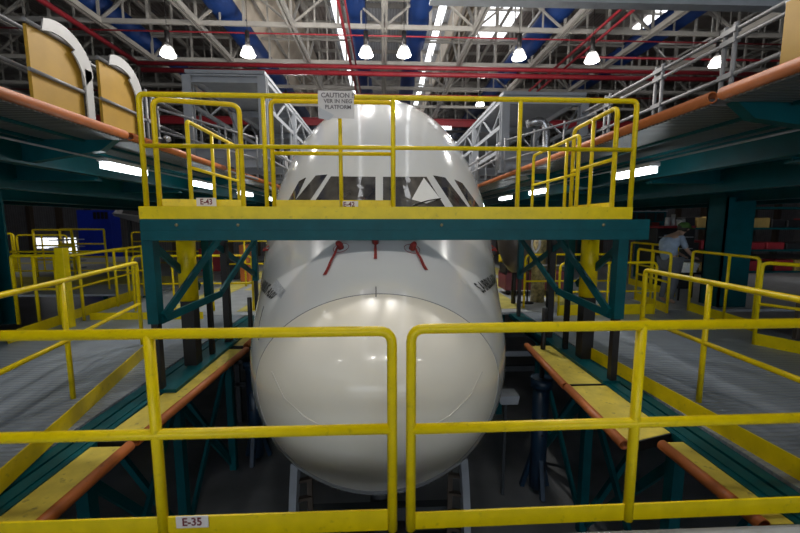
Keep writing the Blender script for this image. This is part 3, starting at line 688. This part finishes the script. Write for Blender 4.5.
for i, x in enumerate([-8.5 + 1.05*k for k in range(17)]):
    struct(MB().box((x, 45.9, 8.0), (x+.75, 45.99, 9.4)).build('window_%d' % (5+i), DAY))
d0, d1 = aY(36, 238, 45.9), aY(77, 255, 45.9)
struct(MB().box((d0.x, 45.9, d1.z+.8), (d1.x, 45.99, d0.z)).build('window_30', DAY)); struct(MB().box(((d0.x+d1.x)/2, 45.9, d1.z), (d1.x, 45.99, d1.z+.75)).build('window_31', DAY))
# cream curved liner of the left roof bay
mb = MB(); N = 10; vs = []
for k in range(N+1):
    t = k/N; x = -6.3 + 1.9*t; z = 8.6 + 2.4*math.sin(t*math.pi/2)
    vs += [(x, 10, z), (x, 40, z)]
mb.add(vs, [(2*k, 2*k+1, 2*k+3, 2*k+2) for k in range(N)], True); o = mb.build('trim_40', CREAM); struct(o); s_ = o.modifiers.new('t', 'SOLIDIFY'); s_.thickness = .06
# white baffles of the right glazed strip
for i, x in enumerate((3.75, 4.15, 4.5)):
    struct(MB().box((x, -2, ZR-1.3+.2*i), (x+.07, 42, ZR-.02)).build('trim_%d' % (41+i), CREAM))
# trusses
XL = [.1 + 3.8*k for k in range(-6, 7)]
YN = [16.75 + 3.6*k for k in range(-3, 8)]
ZBc, ZTc = 8.0, 10.1
lt = thing('roof_truss', 'pale painted steel roof truss running lengthwise under the hangar roof', 'truss', (XL[0], 20, ZBc), 'lengthwise roof trusses')
mb = MB(); mb.beam((XL[0]-.075, 3, ZBc), (XL[0]-.075, 45, ZBc), .09, .20); mb.beam((XL[0]+.075, 3, ZBc), (XL[0]+.075, 45, ZBc), .09, .20); mb.build('bottom_chord', TRS, lt)
mb = MB(); mb.beam((XL[0], 3, ZTc), (XL[0], 45, ZTc), .16, .14); mb.build('top_chord', TRS, lt)
MB().beam((XL[0]+1.9, 3, 9.55), (XL[0]+1.9, 45, 9.55), .11, .11).build('tie_bar', TRS, lt)
MB().beam((XL[0]+.95, 3, 10.7), (XL[0]+.95, 45, 10.7), .08, .10).build('tie_bar', TRS, lt)
for y in YN:
    for d in (1.95,):
        mb = MB(); mb.beam((XL[0], y, ZBc), (XL[0], y+d, ZTc), .10, .10); mb.build('web', TRS, lt)
for x in XL[1:]: dup(lt, (x-XL[0], 0, 0))
tt = thing('roof_truss', 'pale painted steel cross truss spanning the hangar roof', 'truss', (0, YN[0], ZBc-.12), 'crosswise roof trusses')
mb = MB(); mb.beam((-26, YN[0], ZBc), (26, YN[0], ZBc), .10, .17); mb.build('bottom_chord', TRS, tt)
mb = MB(); mb.beam((-26, YN[0]+1.95, ZTc), (26, YN[0]+1.95, ZTc), .10, .15); mb.build('top_chord', TRS, tt)
MB().beam((-26, YN[0], 9.05), (26, YN[0], 9.05), .07, .09).build('middle_chord', TRS, tt)
for x in XL:
    for d in (0, .95, 1.9, 2.85):
        mb = MB(); mb.beam((x+d, YN[0], ZBc), (x+d, YN[0]+(.0), ZR-.02), .10 if d in (0, 1.9) else .06, .06); mb.build('hanger', TRS, tt)
for y in YN[1:]: 
    nt2 = dup(tt, (0, y-YN[0], 0))
    if YN.index(y) % 2 == 1:
        for x in XL:
            for d in (-1.9, 1.9):
                MB().beam((x, y, ZBc), (x+d, y, ZTc-.6), .08, .08).build('web', TRS, nt2)
# roof purlins
pu = MB().beam((-30, YN[0]-.9, ZR-.12), (30, YN[0]-.9, ZR-.12), .12, .2).build('roof_purlin', TRS); tag(pu, 'slim pale purlin crossing directly below the roof sheets', 'purlin', 'roof purlins')
for k in range(1, 22):
    q = pu.copy(); C.objects.link(q); q.location = pu.location + V((0, 1.8*k, 0))
# blue ducts
for x, r, z, lb in ((-1.10, .43, 8.95, 'blue round roof duct left of the central roof bay'), (1.63, .48, 8.95, 'blue round roof duct right of the central roof bay'), (-6.6, .55, 8.95, 'blue round roof duct over the left bay, second from the centre'),
                (-11.8, .5, 8.95, 'blue round roof duct over the far left bay'), (7.5, .5, 8.95, 'blue round roof duct over the right bay, second from the centre'), (13.0, .5, 8.95, 'blue round roof duct over the far right bay')):
    o = MB().tube([(x, 5, z), (x, 44, z)], r, 20).build('air_duct', BLU); tag(o, lb, 'duct', None)
# red pipes
def rp(label, pts, r): o = MB().tube(pts, r, 10, .3).build('sprinkler_pipe', RED); tag(o, label, 'pipe')
rp('upper of the two thick red pipes crossing the whole roof', [(-11.9, 20.0, 7.66), (26, 20.0, 7.66)], .10)
rp('lower of the two thick red pipes crossing the whole roof', [(-11.9, 20.4, 7.50), (26, 20.4, 7.50)], .12)
rp('thin red pipe crossing high above the lamps', [(-24, 16.9, 7.72), (26, 16.9, 7.72)], .03)
rp('thin red pipe crossing just behind the bridge front rail top', [(-24, 24.2, 7.7), (26, 24.2, 7.7)], .035)
rp('thick red pipe running back at the far left of the roof', [(-11.9, 6, 7.7), (-11.9, 20.2, 7.7)], .11)
rp('red pipe running back beside the left blue duct', [(-1.55, 6, 7.75), (-1.55, 24, 7.75)], .06)
rp('second thin red pipe running back beside the left blue duct', [(-1.30, 6, 7.75), (-1.30, 24, 7.75)], .035)
rp('left one of the red pipe pair running back over the right bay', [(8.75, 6, 7.75), (8.75, 24, 7.75)], .06)
rp('right one of the red pipe pair running back over the right bay', [(9.25, 6, 7.75), (9.25, 24, 7.75)], .06)
rp('thin red cross pipe starting at the right bay, above the thick pair', [(9.2, 18.6, 7.75), (26, 18.6, 7.75)], .05)
# red crane girder far back, grey crane girder near
cg = thing('crane_girder', 'red overhead crane girder far back in the hangar', 'crane', (0, 30, 7.0)); MB().channel((-24, 30, 7.5), (24, 30, 7.5), .4, .55, .03).build('girder', RED, cg)
MB().box((-3.2, 29.5, 7.0), (-1.2, 30.5, 7.25)).build('trolley', RED, cg); MB().box((3.2, 29.5, 6.95), (5.2, 29.7, 7.18)).build('lamp_strip', DAY, cg)
o = MB().channel(aY(430, -4, 7.6), aY(860, 5, 7.6), .22, .22, .02).build('crane_rail_beam', STL); tag(o, 'near grey overhead beam crossing the top right corner', 'beam')
# high-bay lamps
def hb(x, y, z, label):
    root = thing('high_bay_lamp', label, 'lamp', (x, y, z-.2), 'high bay lamps')
    MB().tube([(x, y, z+.22), (x, y, z+.72)], .085, 12).build('ballast', BLK, root)
    MB().tube([(x, y, z+.72), (x, y, ZBc)], .012, 6).build('hanger_rod', BLK, root)
    mb = MB(); mb.lathe((x, y, z), [(.07, .24), (.13, .20), (.20, .10), (.25, -.04), (.27, -.12)], 20); mb.build('dome', DOME, root)
    mb = MB(); mb.lathe((x, y, z), [(0, -.15), (.24, -.14), (.26, -.11), (.20, -.02), (0, .0)], 20); mb.build('lens', GLO, root)
    return root
vis = [(168, 52, 15, 'glowing high bay lamp, leftmost of the near row'), (248, 52, 15, 'glowing high bay lamp, second from the left in the near row'), (366, 52, 15, 'glowing high bay lamp, left one of the central pair'),
       (404, 52, 15, 'glowing high bay lamp, right one of the central pair'), (519, 55, 15, 'glowing high bay lamp, first right of the central pair'), (592, 58, 15, 'glowing high bay lamp, second right of the central pair'),
       (717, 62, 15, 'glowing high bay lamp, rightmost of the near row above the scaffold rail'), (286, 103, 24, 'distant high bay lamp left of the fuselage crown'), (480, 103, 24, 'distant high bay lamp right of the fuselage crown')]
LP = []
lamp0 = None
for px, py, y, lb in vis:
    p = aY(px, py, y)
    if lamp0 is None: lamp0 = hb(p.x, p.y, p.z, lb); base = p
    else: dup(lamp0, p - base, lb)
    LP.append(p)
# the same lamp rows continue over and behind the viewer
for y in (9.7, .5):
    for x in (-5.2, -.75, .85, 5.4):
        p = V((x, y, 6.25)); l = dup(lamp0, p - base, 'high bay lamp of a row above and behind the viewer'); l['group'] = 'overhead high bay lamps'; LP.append(p)

# ============================================================ BACKGROUND, LEFT
c = thing('blue_cabinet', 'tall blue panel booth with dark slots, far left behind the rails', 'booth', (-26, 34, HZ))
p1, p2 = aY(76, 210, 33), aY(113, 250, 33)
MB().box((p1.x, 33, HZ), (p2.x, 34.2, p1.z)).build('body', BLUP, c, .03)
for k in range(4):
    w = (p2.x-p1.x); MB().box((p1.x+w*(.5+.115*k), 32.96, p1.z-.75), (p1.x+w*(.5+.115*k)+w*.09, 33.02, p1.z-.15)).build('slot', BLK, c)
# distant wing tip
wt = thing('wing_tip', 'white aircraft wing tip with winglet in the far left background', 'wing', aY(128, 215, 30))
pa, pb, pc_, pd = aY(112, 213, 30), aY(140, 217, 26), aY(140, 223, 26), aY(114, 216, 30)
MB().prism([pa, pb, pc_, pd], (0, 1.2, 0)).build('wing_panel', WPL, wt)
MB().prism([aY(112, 214, 30), aY(119, 206, 30), aY(120.5, 206, 30), aY(117, 214, 30)], (0, .5, 0)).build('winglet', WPL, wt)
MB().box((wt.location.x+1.5, 27.5, HZ), (wt.location.x+1.7, 27.7, pb.z-.2)).build('stand', DARK, wt)
# far left raised floor
fl = thing('far_platform', 'far left raised grey platform with yellow strip, beyond the teal column', 'platform', (-12, 13, HZ))
MB().box((-20, 9.5, ZD-.05), (-5.7, 20, ZD)).build('deck', DECKC, fl); MB().box((-14, 11.0, ZD), (-5.8, 12.6, ZD+.006)).build('painted_strip', DECKY, fl); MB().box((-20, 16.6, ZD), (-5.8, 17.2, ZD+.006)).build('painted_strip', DECKY, fl)
for x in (-19, -14, -10, -6):
    for y in (9.8, 19.5): MB().box((x-.07, y-.07, HZ), (x+.07, y+.07, ZD-.05)).build('leg', TEAL, fl)
guardrail('slanting yellow stair rail at the far left edge', [(-14.3, 14, ZD), (-13.0, 14, ZD)], 1.35, .7, [0, .95], r=.035)
guardrail('yellow rail beside the far left stair frame', [(-12.9, 14, ZD), (-11.2, 14, ZD)], 1.3, .55, [.5], r=.03)
st = thing('stair_frame', 'yellow steel stair tower frame in front of the bright far doorway', 'stair', (-11, 13, ZD))
def bx(px0, px1, y): return aY(px0, 240, y).x, aY(px1, 240, y).x
xa, xb = bx(45, 82, 13)
for x, y in ((xa, 12.6), (xb, 12.6), (xa, 13.6), (xb+.3, 13.6)): MB().tube([(x, y, ZD), (x, y, -.25)], .035, 8).build('post', YEL, st)
for z in (-.25, -.75, -1.2):
    MB().tube([(xa, 12.6, z), (xb, 12.6, z)], .03, 8).build('rail', YEL, st); MB().tube([(xa, 13.6, z), (xb+.3, 13.6, z)], .03, 8).build('rail', YEL, st)
for k in range(5): MB().box((xa+.35, 12.7, ZD+.2+.24*k), (xb-.3, 13.5, ZD+.23+.24*k)).build('tread', STL, st)
MB().beam((xb, 12.6, -.25), (xb+.45, 12.2, ZD), .05, .05).build('brace', YEL, st)
guardrail('distant yellow rail between the blue booth and the bridge', [(-11.2, 17.5, ZD), (-7.5, 17.5, ZD)], 1.3, [.45, .9], [.3, .6], r=.03)
guardrail('long yellow rail on the far platform edge behind the left walkway', [(-10.5, 10.2, ZD), (-6.1, 10.2, ZD)], 1.0, .5, [.25, .5, .75], r=.026)
# stuff beside left cheek
for i, (px, py, w, h, y, m, lb) in enumerate(((232, 262, .5, .5, 12, BOXB, 'dark crate behind the left bridge braces near the fuselage'), (246, 258, .25, .8, 11.5, ORG, 'small orange cylinder cover beside the left cheek of the nose'),
        (214, 256, .9, .55, 14, BOXR, 'dark red crate far behind the left bridge braces'))):
    p = aY(px, py, y); o = MB().box((p.x-w/2, y-.2, ZD), (p.x+w/2, y+.2, p.z+h/2)).build('crate', m, None, .02); tag(o, lb, 'crate')

# ============================================================ BACKGROUND, RIGHT
# cowl hanging beside the right cheek
p = aY(515, 250, 8.0)
cw = thing('engine_cowl', 'brownish rounded cowl and pale hoop beside the right cheek of the nose', 'cowl', (p.x, p.y, ZD))
MB().lathe((p.x, p.y, p.z+.12), [(.02, -.62), (.12, -.56), (.24, -.4), (.34, -.15), (.38, .1), (.36, .3)], 24).build('shell', NACB, cw)
MB().tube([(p.x+.25, p.y-.3, p.z+.45), (p.x+.22, p.y-.35, p.z+.1), (p.x+.30, p.y-.35, p.z-.05), (p.x+.40, p.y-.33, p.z+.1), (p.x+.40, p.y-.3, p.z+.45)], .025, 8, .06).build('hoop', WPL, cw)
MB().tube([(p.x, p.y, ZD), (p.x, p.y, p.z-.4)], .05, 8).build('stand', BLK, cw)
p = aY(538, 280, 8.2); gm = thing('wrapped_column', 'gold-brown mottled column standing right of the nose under the bridge', 'column', (p.x, p.y, ZD))
MB().tube([(p.x, p.y, ZD), (p.x, p.y, ZD+.9), (p.x+.02, p.y, ZD+1.6)], [.15, .14, .13], 16).build('wrap', GOLD, gm); MB().tube([(p.x, p.y, ZD+1.55), (p.x, p.y, ZD+1.8)], .07, 12).build('neck', BRN, gm)
p = aY(516, 290, 9.0); rc = thing('tool_trolley', 'dull red tool trolley with yellow top beyond the right cheek', 'trolley', (p.x+.3, p.y, ZD))
MB().box((p.x-.3, 8.9, ZD+.12), (p.x+1.3, 9.5, ZD+.55)).build('body', mat('dull_red', (.22, .05, .07), .5), rc, .02); MB().box((p.x-.3, 8.85, ZD+.75), (p.x+.6, 9.5, ZD+.95)).build('tray', YEL, rc, .01)
for dx in (-.2, 1.2): MB().lathe((p.x+dx, 9.0, ZD+.06), [(0, -.03), (.06, -.03), (.06, .03), (0, .03)], 12, 'y').build('wheel', BLK, rc)
for dx in (-.28, .55): MB().box((p.x+dx-.02, 8.9, ZD+.5), (p.x+dx+.02, 9.4, ZD+.8)).build('upright', BLK, rc)
p = aZ(527, 303, ZD); ps = thing('floor_stand', 'thin steel floor stand with round foot on the yellow dock floor right of the nose', 'stand', (p.x, p.y, ZD))
MB().tube([(p.x, p.y, ZD+.02), (p.x, p.y, ZD+1.2)], .02, 8).build('pole', BLK, ps); MB().lathe((p.x, p.y, ZD), [(0, 0), (.14, 0), (.14, .02), (.02, .04), (0, .04)], 16).build('foot', BLK, ps)
MB().tube([(p.x, p.y, ZD+.85), (p.x+1.1, p.y, ZD+.8)], .02, 8).build('arm', WPL, ps)
# jack column beside the nose on the hangar floor
for x, y, lb in ((2.27, 5.15, 'dark blue hydraulic jack column right of the nose with a thin black ram'), (-2.15, 6.1, 'dark blue hydraulic jack column left of the nose in deep shade')):
    jk = thing('hydraulic_jack', lb, 'jack', (x, y, HZ))
    MB().tube([(x, y, HZ+.1), (x, y, -2.35)], .115, 18).build('cylinder', JACK, jk); MB().tube([(x, y, -2.36), (x, y, -2.22)], .15, 18).build('collar', JACK, jk)
    MB().tube([(x, y, -2.25), (x, y, -1.2)], .035, 10).build('ram', BLK, jk)
    for k in range(3):
        a = 2.0944*k+.5; MB().beam((x, y, -3.1), (x+.22*math.cos(a), y+.22*math.sin(a), HZ+.03), .06, .06).build('leg', JACK, jk)
        for z in (-2.75, -3.05): MB().tube([(x+.12*math.cos(a), y+.12*math.sin(a), z), (x+.12*math.cos(a+2), y+.12*math.sin(a+2), z)], .012, 6).build('clip', BLK, jk)
sc = thing('trestle', 'dark grey low trestle frame behind the left side of the nose', 'trestle', (-2.0, 7.4, HZ))
for z in (-2.3, -2.75, -3.2): MB().beam((-3.0, 7.4, z), (-1.2, 7.4, z), .08, .08).build('bar', DARK, sc)
for x in (-2.9, -2.1, -1.3): MB().beam((x, 7.4, HZ), (x, 7.4, -2.2), .08, .08).build('leg', DARK, sc)
sc = thing('trestle', 'grey low trestle with pale rail right of the nose below the dock floor', 'trestle', (2.3, 8.2, HZ))
for z, m in ((-2.5, DARK), (-2.95, STL), (-3.3, DARK)): MB().beam((1.3, 8.2, z), (3.6, 8.2, z), .10, .12).build('bar', m, sc)
for x in (1.5, 3.5): MB().beam((x, 8.2, HZ), (x, 8.2, -2.5), .08, .08).build('leg', DARK, sc)
p = aY(507, 400, 5.0); tr = thing('parts_bin', 'pale grey parts bin low beside the right side of the nose', 'bin', (p.x, 5.1, HZ))
MB().prism([(p.x-.12, 5, p.z+.05), (p.x+.18, 5, p.z+.05), (p.x+.16, 5, p.z-.07), (p.x-.08, 5, p.z-.07)], (0, .25, 0)).build('tub', STL, tr); MB().box((p.x+.0, 5.1, HZ), (p.x+.04, 5.14, p.z-.07)).build('stand', DARK, tr)
# shelving
def rack(label, x0, x1, y, z1, levels, seed):
    R = random.Random(seed); root = thing('storage_rack', label, 'shelving', ((x0+x1)/2, y, ZD))
    for x in (x0, x1):
        for yy in (y, y+.9): MB().box((x-.05, yy-.05, ZD), (x+.05, yy+.05, z1)).build('upright', TEAL, root)
    for z in levels: MB().box((x0, y, z-.05), (x1, y+.9, z)).build('shelf', TEAL, root)
    return root
def bins(levels, x0, x1, y, seed, where):
    R = random.Random(seed)
    cols = [('red', BOXR), ('black', BOXB), ('black', BOXB), ('ochre', BOXY), ('red', BOXR)]
    for li, z in enumerate(levels):
        x = x0+.15; k = 0
        while x < x1-.5:
            w = R.uniform(.35, .8); h = R.uniform(.22, .4); cn, m = R.choice(cols); k += 1
            o = MB().box((x, y+.1, z), (min(x+w, x1-.08), y+.7, z+h)).build('storage_bin', m, None, .02)
            tag(o, '%s bin, %s from left, %s shelf, %s' % (cn, ('first', 'second', 'third', 'fourth', 'fifth', 'sixth', 'seventh', 'eighth', 'ninth', 'tenth', 'eleventh')[k-1], ('lowest', 'middle', 'upper')[li], where), 'bin', 'bins on the storage racks'); x += w+.08
lv = (-1.7, -.95, -.2, .5)
rack('teal storage rack seen left of the right teal column', 9.4, 11.9, 12.5, .55, lv[:3] , 1); bins(lv[:3], 9.4, 11.9, 12.5, 3, 'left teal rack')
rack('teal storage rack with bins at the right picture edge', 12.4, 17.6, 12.5, .75, lv, 2); bins(lv[:3], 12.4, 17.6, 12.5, 5, 'right teal rack')
# cabinet with red top behind the worker
p1, p2 = aY(658, 224, 9.6), aY(696, 226, 9.6)
cb = thing('tool_cabinet', 'black tool cabinet with red top edge behind the worker', 'cabinet', ((p1.x+p2.x)/2, 9.9, ZD))
fr = thing('side_platform', 'grey deck carrying the worker and the tool cabinet on the far right', 'platform', (8, 10, HZ)); MB().box((5.7, 7.25, ZD-.05), (18.5, 14.5, ZD)).build('deck', DECKC, fr)
for x in (6, 12, 18):
    for y in (7.6, 14.2): MB().box((x-.07, y-.07, HZ), (x+.07, y+.07, ZD-.05)).build('leg', TEAL, fr)
MB().box((p1.x, 9.6, ZD), (p2.x, 10.3, -.16)).build('body', BOXB, cb, .02); MB().box((p1.x+.15, 9.58, -.16), (p2.x, 10.3, -.10)).build('lid', BOXR, cb, .01)
for z in (-.4, -.7, -1.0): MB().box((p1.x+.05, 9.585, z), (p2.x-.05, 9.6, z+.02)).build('drawer_edge', STL, cb)
MB().box((p1.x+.25, 9.58, -.55), (p1.x+.6, 9.598, -.42)).build('sticker', BOXY, cb)
for i, (dx, w, h, m) in enumerate(((.42, .12, .22, WPL), (.58, .1, .3, WPL), (.72, .14, .16, LBL), (.88, .09, .18, WPL))):
    o = MB().tube([(p1.x+dx+w/2, 9.9, -.10), (p1.x+dx+w/2, 9.9, -.10+h)], w/2, 12).build('canister', m); tag(o, ('short white', 'tallest white', 'squat pinkish', 'slim white')[i] + ' canister on top of the black tool cabinet', 'canister', 'canisters on the tool cabinet')
p = aY(652, 217, 11.5); tbx = thing('teal_crate_rack', 'dark teal boxed rack with pale top edge just right of the bridge end', 'rack', (p.x, 11.5, ZD))
MB().box((p.x-.8, 11.5, p.z-.16), (p.x+.45, 12, p.z+.16)).build('rack_body', TEAL, tbx)
for k in range(4): MB().box((p.x-.76+.3*k, 11.47, p.z-.13), (p.x-.54+.3*k, 11.51, p.z+.12)).build('bay', BLK, tbx)
MB().box((p.x-.8, 11.45, p.z+.16), (p.x+.45, 12, p.z+.19)).build('top_edge', STL, tbx); MB().box((p.x-.2, 11.7, ZD), (p.x, 11.9, p.z-.16)).build('stand', TEAL, tbx)
# papers, brown board
for i in range(4):
    o = MB().box((6.72+.03*i, 8.15, ZD+.635+.055*i), (7.02+.02*i, 8.4, ZD+.685+.055*i)).build('binder', PAPER); tag(o, '%s white binder of the flat pile by the teal column' % ('lowest', 'second', 'third', 'topmost')[i], 'binder', 'pile of white binders')
tb = thing('small_table', 'small dark table holding the white binders by the right teal column', 'table', (6.9, 8.3, ZD))
MB().box((6.6, 8.1, ZD+.6), (7.25, 8.5, ZD+.635)).build('table_top', BLK, tb)
for x in (6.63, 7.22):
    for y in (8.13, 8.47): MB().box((x-.015, y-.015, ZD), (x+.015, y+.015, ZD+.6)).build('leg', BLK, tb)
o = MB().box((5.75, 4.9, ZD+.12), (7.4, 4.96, ZD+.72)).build('brown_board', BRN, None, .01); tag(o, 'dark brown board leaning inside the rail loop at the right picture edge', 'board')
for x in (5.9, 7.2):
    q = MB().box((x-.03, 4.9, ZD), (x+.03, 4.95, ZD+.12)).build('foot', BLK, None); q.parent = o; q.location = q.location - o.location

# ============================================================ WORKER
def skin_mesh(name, nodes, edges, m, parent, lev=2):
    me = bpy.data.meshes.new(name); off = parent.location
    me.from_pydata([V(p) - off for p, r in nodes], edges, []); me.materials.append(m)
    o = bpy.data.objects.new(name, me); C.objects.link(o); o.parent = parent
    o.modifiers.new('skin', 'SKIN')
    if not me.skin_vertices: 
        pass
    for i, (p, r) in enumerate(nodes):
        sv = me.skin_vertices[0].data[i]; sv.radius = r if isinstance(r, tuple) else (r, r); sv.use_root = (i == 0)
    s = o.modifiers.new('sub', 'SUBSURF'); s.levels = lev; s.render_levels = lev; return o
def ensure_skin(name, nodes, edges, m, parent, lev=2):
    return skin_mesh(name, nodes, edges, m, parent, lev)
wx, wy = 6.15, 7.85
wk = thing('person', 'person in a blue-grey shirt and green cap stooping forward, seen side-on on the right dock', 'person', (wx, wy, ZD))
G = ZD
B = lambda x, y, z: V((wx+x, wy+y, G+z))
body = [(B(0, 0, .95), (.13, .13)), (B(-.06, 0, 1.15), (.14, .14)), (B(-.08, 0, 1.33), (.16, .17)), (B(.08, 0, 1.47), (.12, .12)), (B(.17, 0, 1.53), .055), (B(.23, 0, 1.58), .08), (B(.25, 0, 1.64), .085),
        (B(.06, -.17, 1.44), .055), (B(.16, -.22, 1.20), .042), (B(.34, -.16, 1.06), .03), (B(.42, -.13, 1.02), .028),
        (B(.06, .17, 1.44), .055), (B(.16, .22, 1.20), .042), (B(.34, .16, 1.06), .03), (B(.42, .13, 1.02), .028),
        (B(.0, -.1, .88), .09), (B(.05, -.11, .5), .062), (B(-.02, -.11, .1), .042), (B(.1, -.11, .045), .04),
        (B(.0, .1, .88), .09), (B(.03, .11, .5), .062), (B(-.05, .11, .1), .042), (B(.07, .11, .045), .04)]
eb = [(0,1),(1,2),(2,3),(3,4),(4,5),(5,6),(3,7),(7,8),(8,9),(9,10),(3,11),(11,12),(12,13),(13,14),(0,15),(15,16),(16,17),(17,18),(0,19),(19,20),(20,21),(21,22)]
me_ok = True
try:
    ensure_skin('body', body, eb, SKIN, wk)
    ensure_skin('shirt', [(p, (r[0]*1.22, r[1]*1.22) if isinstance(r, tuple) else r*1.3) for p, r in ((B(0, 0, .88), (.135, .135)), body[1], body[2], body[3], body[7], body[8], body[11], body[12])], [(0,1),(1,2),(2,3),(3,4),(4,5),(3,6),(6,7)], SHIRT, wk)
    ensure_skin('trousers', [(body[0][0]+V((0,0,-.05)), .165)] + [(body[i][0], body[i][1]*1.25) for i in (15,16,17,19,20,21)], [(0,1),(1,2),(2,3),(0,4),(4,5),(5,6)], TROU, wk)
    for sy in (-1, 1):
        for k in range(5):
            hp = B(.42, sy*.13, 1.02); fy = sy*(.13 + .018*(k-1.5)); L = (.05, .075, .085, .08, .06)[k]
            MB().tube([hp + V((0, (fy-sy*.13)*.6, 0)), hp + V((L*.6, fy-sy*.13, -.015)), hp + V((L, fy-sy*.13, -.045))], .009, 8).build('finger', SKIN, wk)
except Exception as ex:
    print('worker', ex); raise
hc = B(.25, 0, 1.62)
MB().lathe(hc + V((-.03, 0, .01)), [(.0, .10), (.07, .085), (.10, .03), (.10, -.03), (.07, -.07), (0, -.08)], 20).build('hair', HAIR, wk)
MB().lathe(hc + V((.0, 0, .035)), [(0, .105), (.06, .098), (.105, .06), (.125, .0), (.125, -.015), (0, -.01)], 20).build('cap', GREEN, wk)
MB().prism([hc+V((.08, -.08, .02)), hc+V((.20, -.06, -.01)), hc+V((.22, 0, -.015)), hc+V((.20, .06, -.01)), hc+V((.08, .08, .02))], (0, 0, .012)).build('cap_peak', GREEN, wk)
MB().tube([hc+V((.08, 0, .0)), hc+V((.115, 0, -.02)), hc+V((.08, 0, -.03))], .012, 8).build('nose', SKIN, wk)
for sy in (-1, 1):
    MB().lathe(hc+V((.072, sy*.033, .0)), [(0, -.008), (.009, 0), (0, .008)], 8, 'y').build('eye', BLK, wk); MB().lathe(hc+V((-.01, sy*.088, -.01)), [(0, -.01), (.028, 0), (0, .01)], 10, 'y').build('ear', SKIN, wk)
MB().tube([hc+V((.078, -.02, -.05)), hc+V((.082, .02, -.05))], .005, 6).build('mouth', MAR, wk)

# ============================================================ LIGHT
def pt(loc, power, col=(1, .96, .9), r=.16, typ='POINT', spot=150):
    l = bpy.data.lights.new('high_bay_light', typ); l.energy = power; l.color = col; l.shadow_soft_size = r
    if typ == 'SPOT': l.spot_size = math.radians(spot); l.spot_blend = .6
    o = bpy.data.objects.new('high_bay_light', l); C.objects.link(o); o.location = loc; return o
for i, p in enumerate(LP):
    pw = (150 if abs(p.x) < 6 else 90) if i < 9 else ((760 if abs(p.x) < 2 else 200) if p.y > 5 else (130 if abs(p.x) < 2 else 12))
    pt(p + V((0, 0, -.34)), pw)
for x, y, z in ((-3.62, 5.64, .66), (3.62, 5.47, .62), (-3.62, 8.0, .66), (3.62, 8.85, .62)):
    l = bpy.data.lights.new('batten_light', 'AREA'); l.shape = 'RECTANGLE'; l.size = .12; l.size_y = .85; l.energy = 4.5; l.color = (.85, .95, 1)
    o = bpy.data.objects.new('batten_light', l); C.objects.link(o); o.location = (x, y, z)
# world fill light, let in through a door opening made up behind the viewer
w = bpy.data.worlds.new('world'); bpy.context.scene.world = w; w.use_nodes = True
w.node_tree.nodes['Background'].inputs['Color'].default_value = (.80, .89, 1, 1); w.node_tree.nodes['Background'].inputs['Strength'].default_value = 2.1
# ============================================================ CAMERA
cam = bpy.data.cameras.new('camera'); co = bpy.data.objects.new('camera', cam); C.objects.link(co)
cam.sensor_width = 36; cam.sensor_fit = 'HORIZONTAL'; cam.lens = F / 800 * 36; cam.dof.use_dof = True; cam.dof.focus_distance = 4.1; cam.dof.aperture_fstop = 1.6; cam.clip_start = .05; cam.clip_end = 300
M3 = Matrix((RT, UP, -FW)).transposed(); co.matrix_world = M3.to_4x4(); co.location = (0, 0, 0)
bpy.context.scene.camera = co
for o in list(C.objects):
    if o.parent is None: o.location.z += EYE
sc_ = bpy.context.scene
sc_.view_settings.view_transform = 'Standard'; sc_.view_settings.look = 'None'; sc_.view_settings.gamma = 1; sc_.view_settings.use_curve_mapping = False
sc_.view_settings.exposure = 0.0
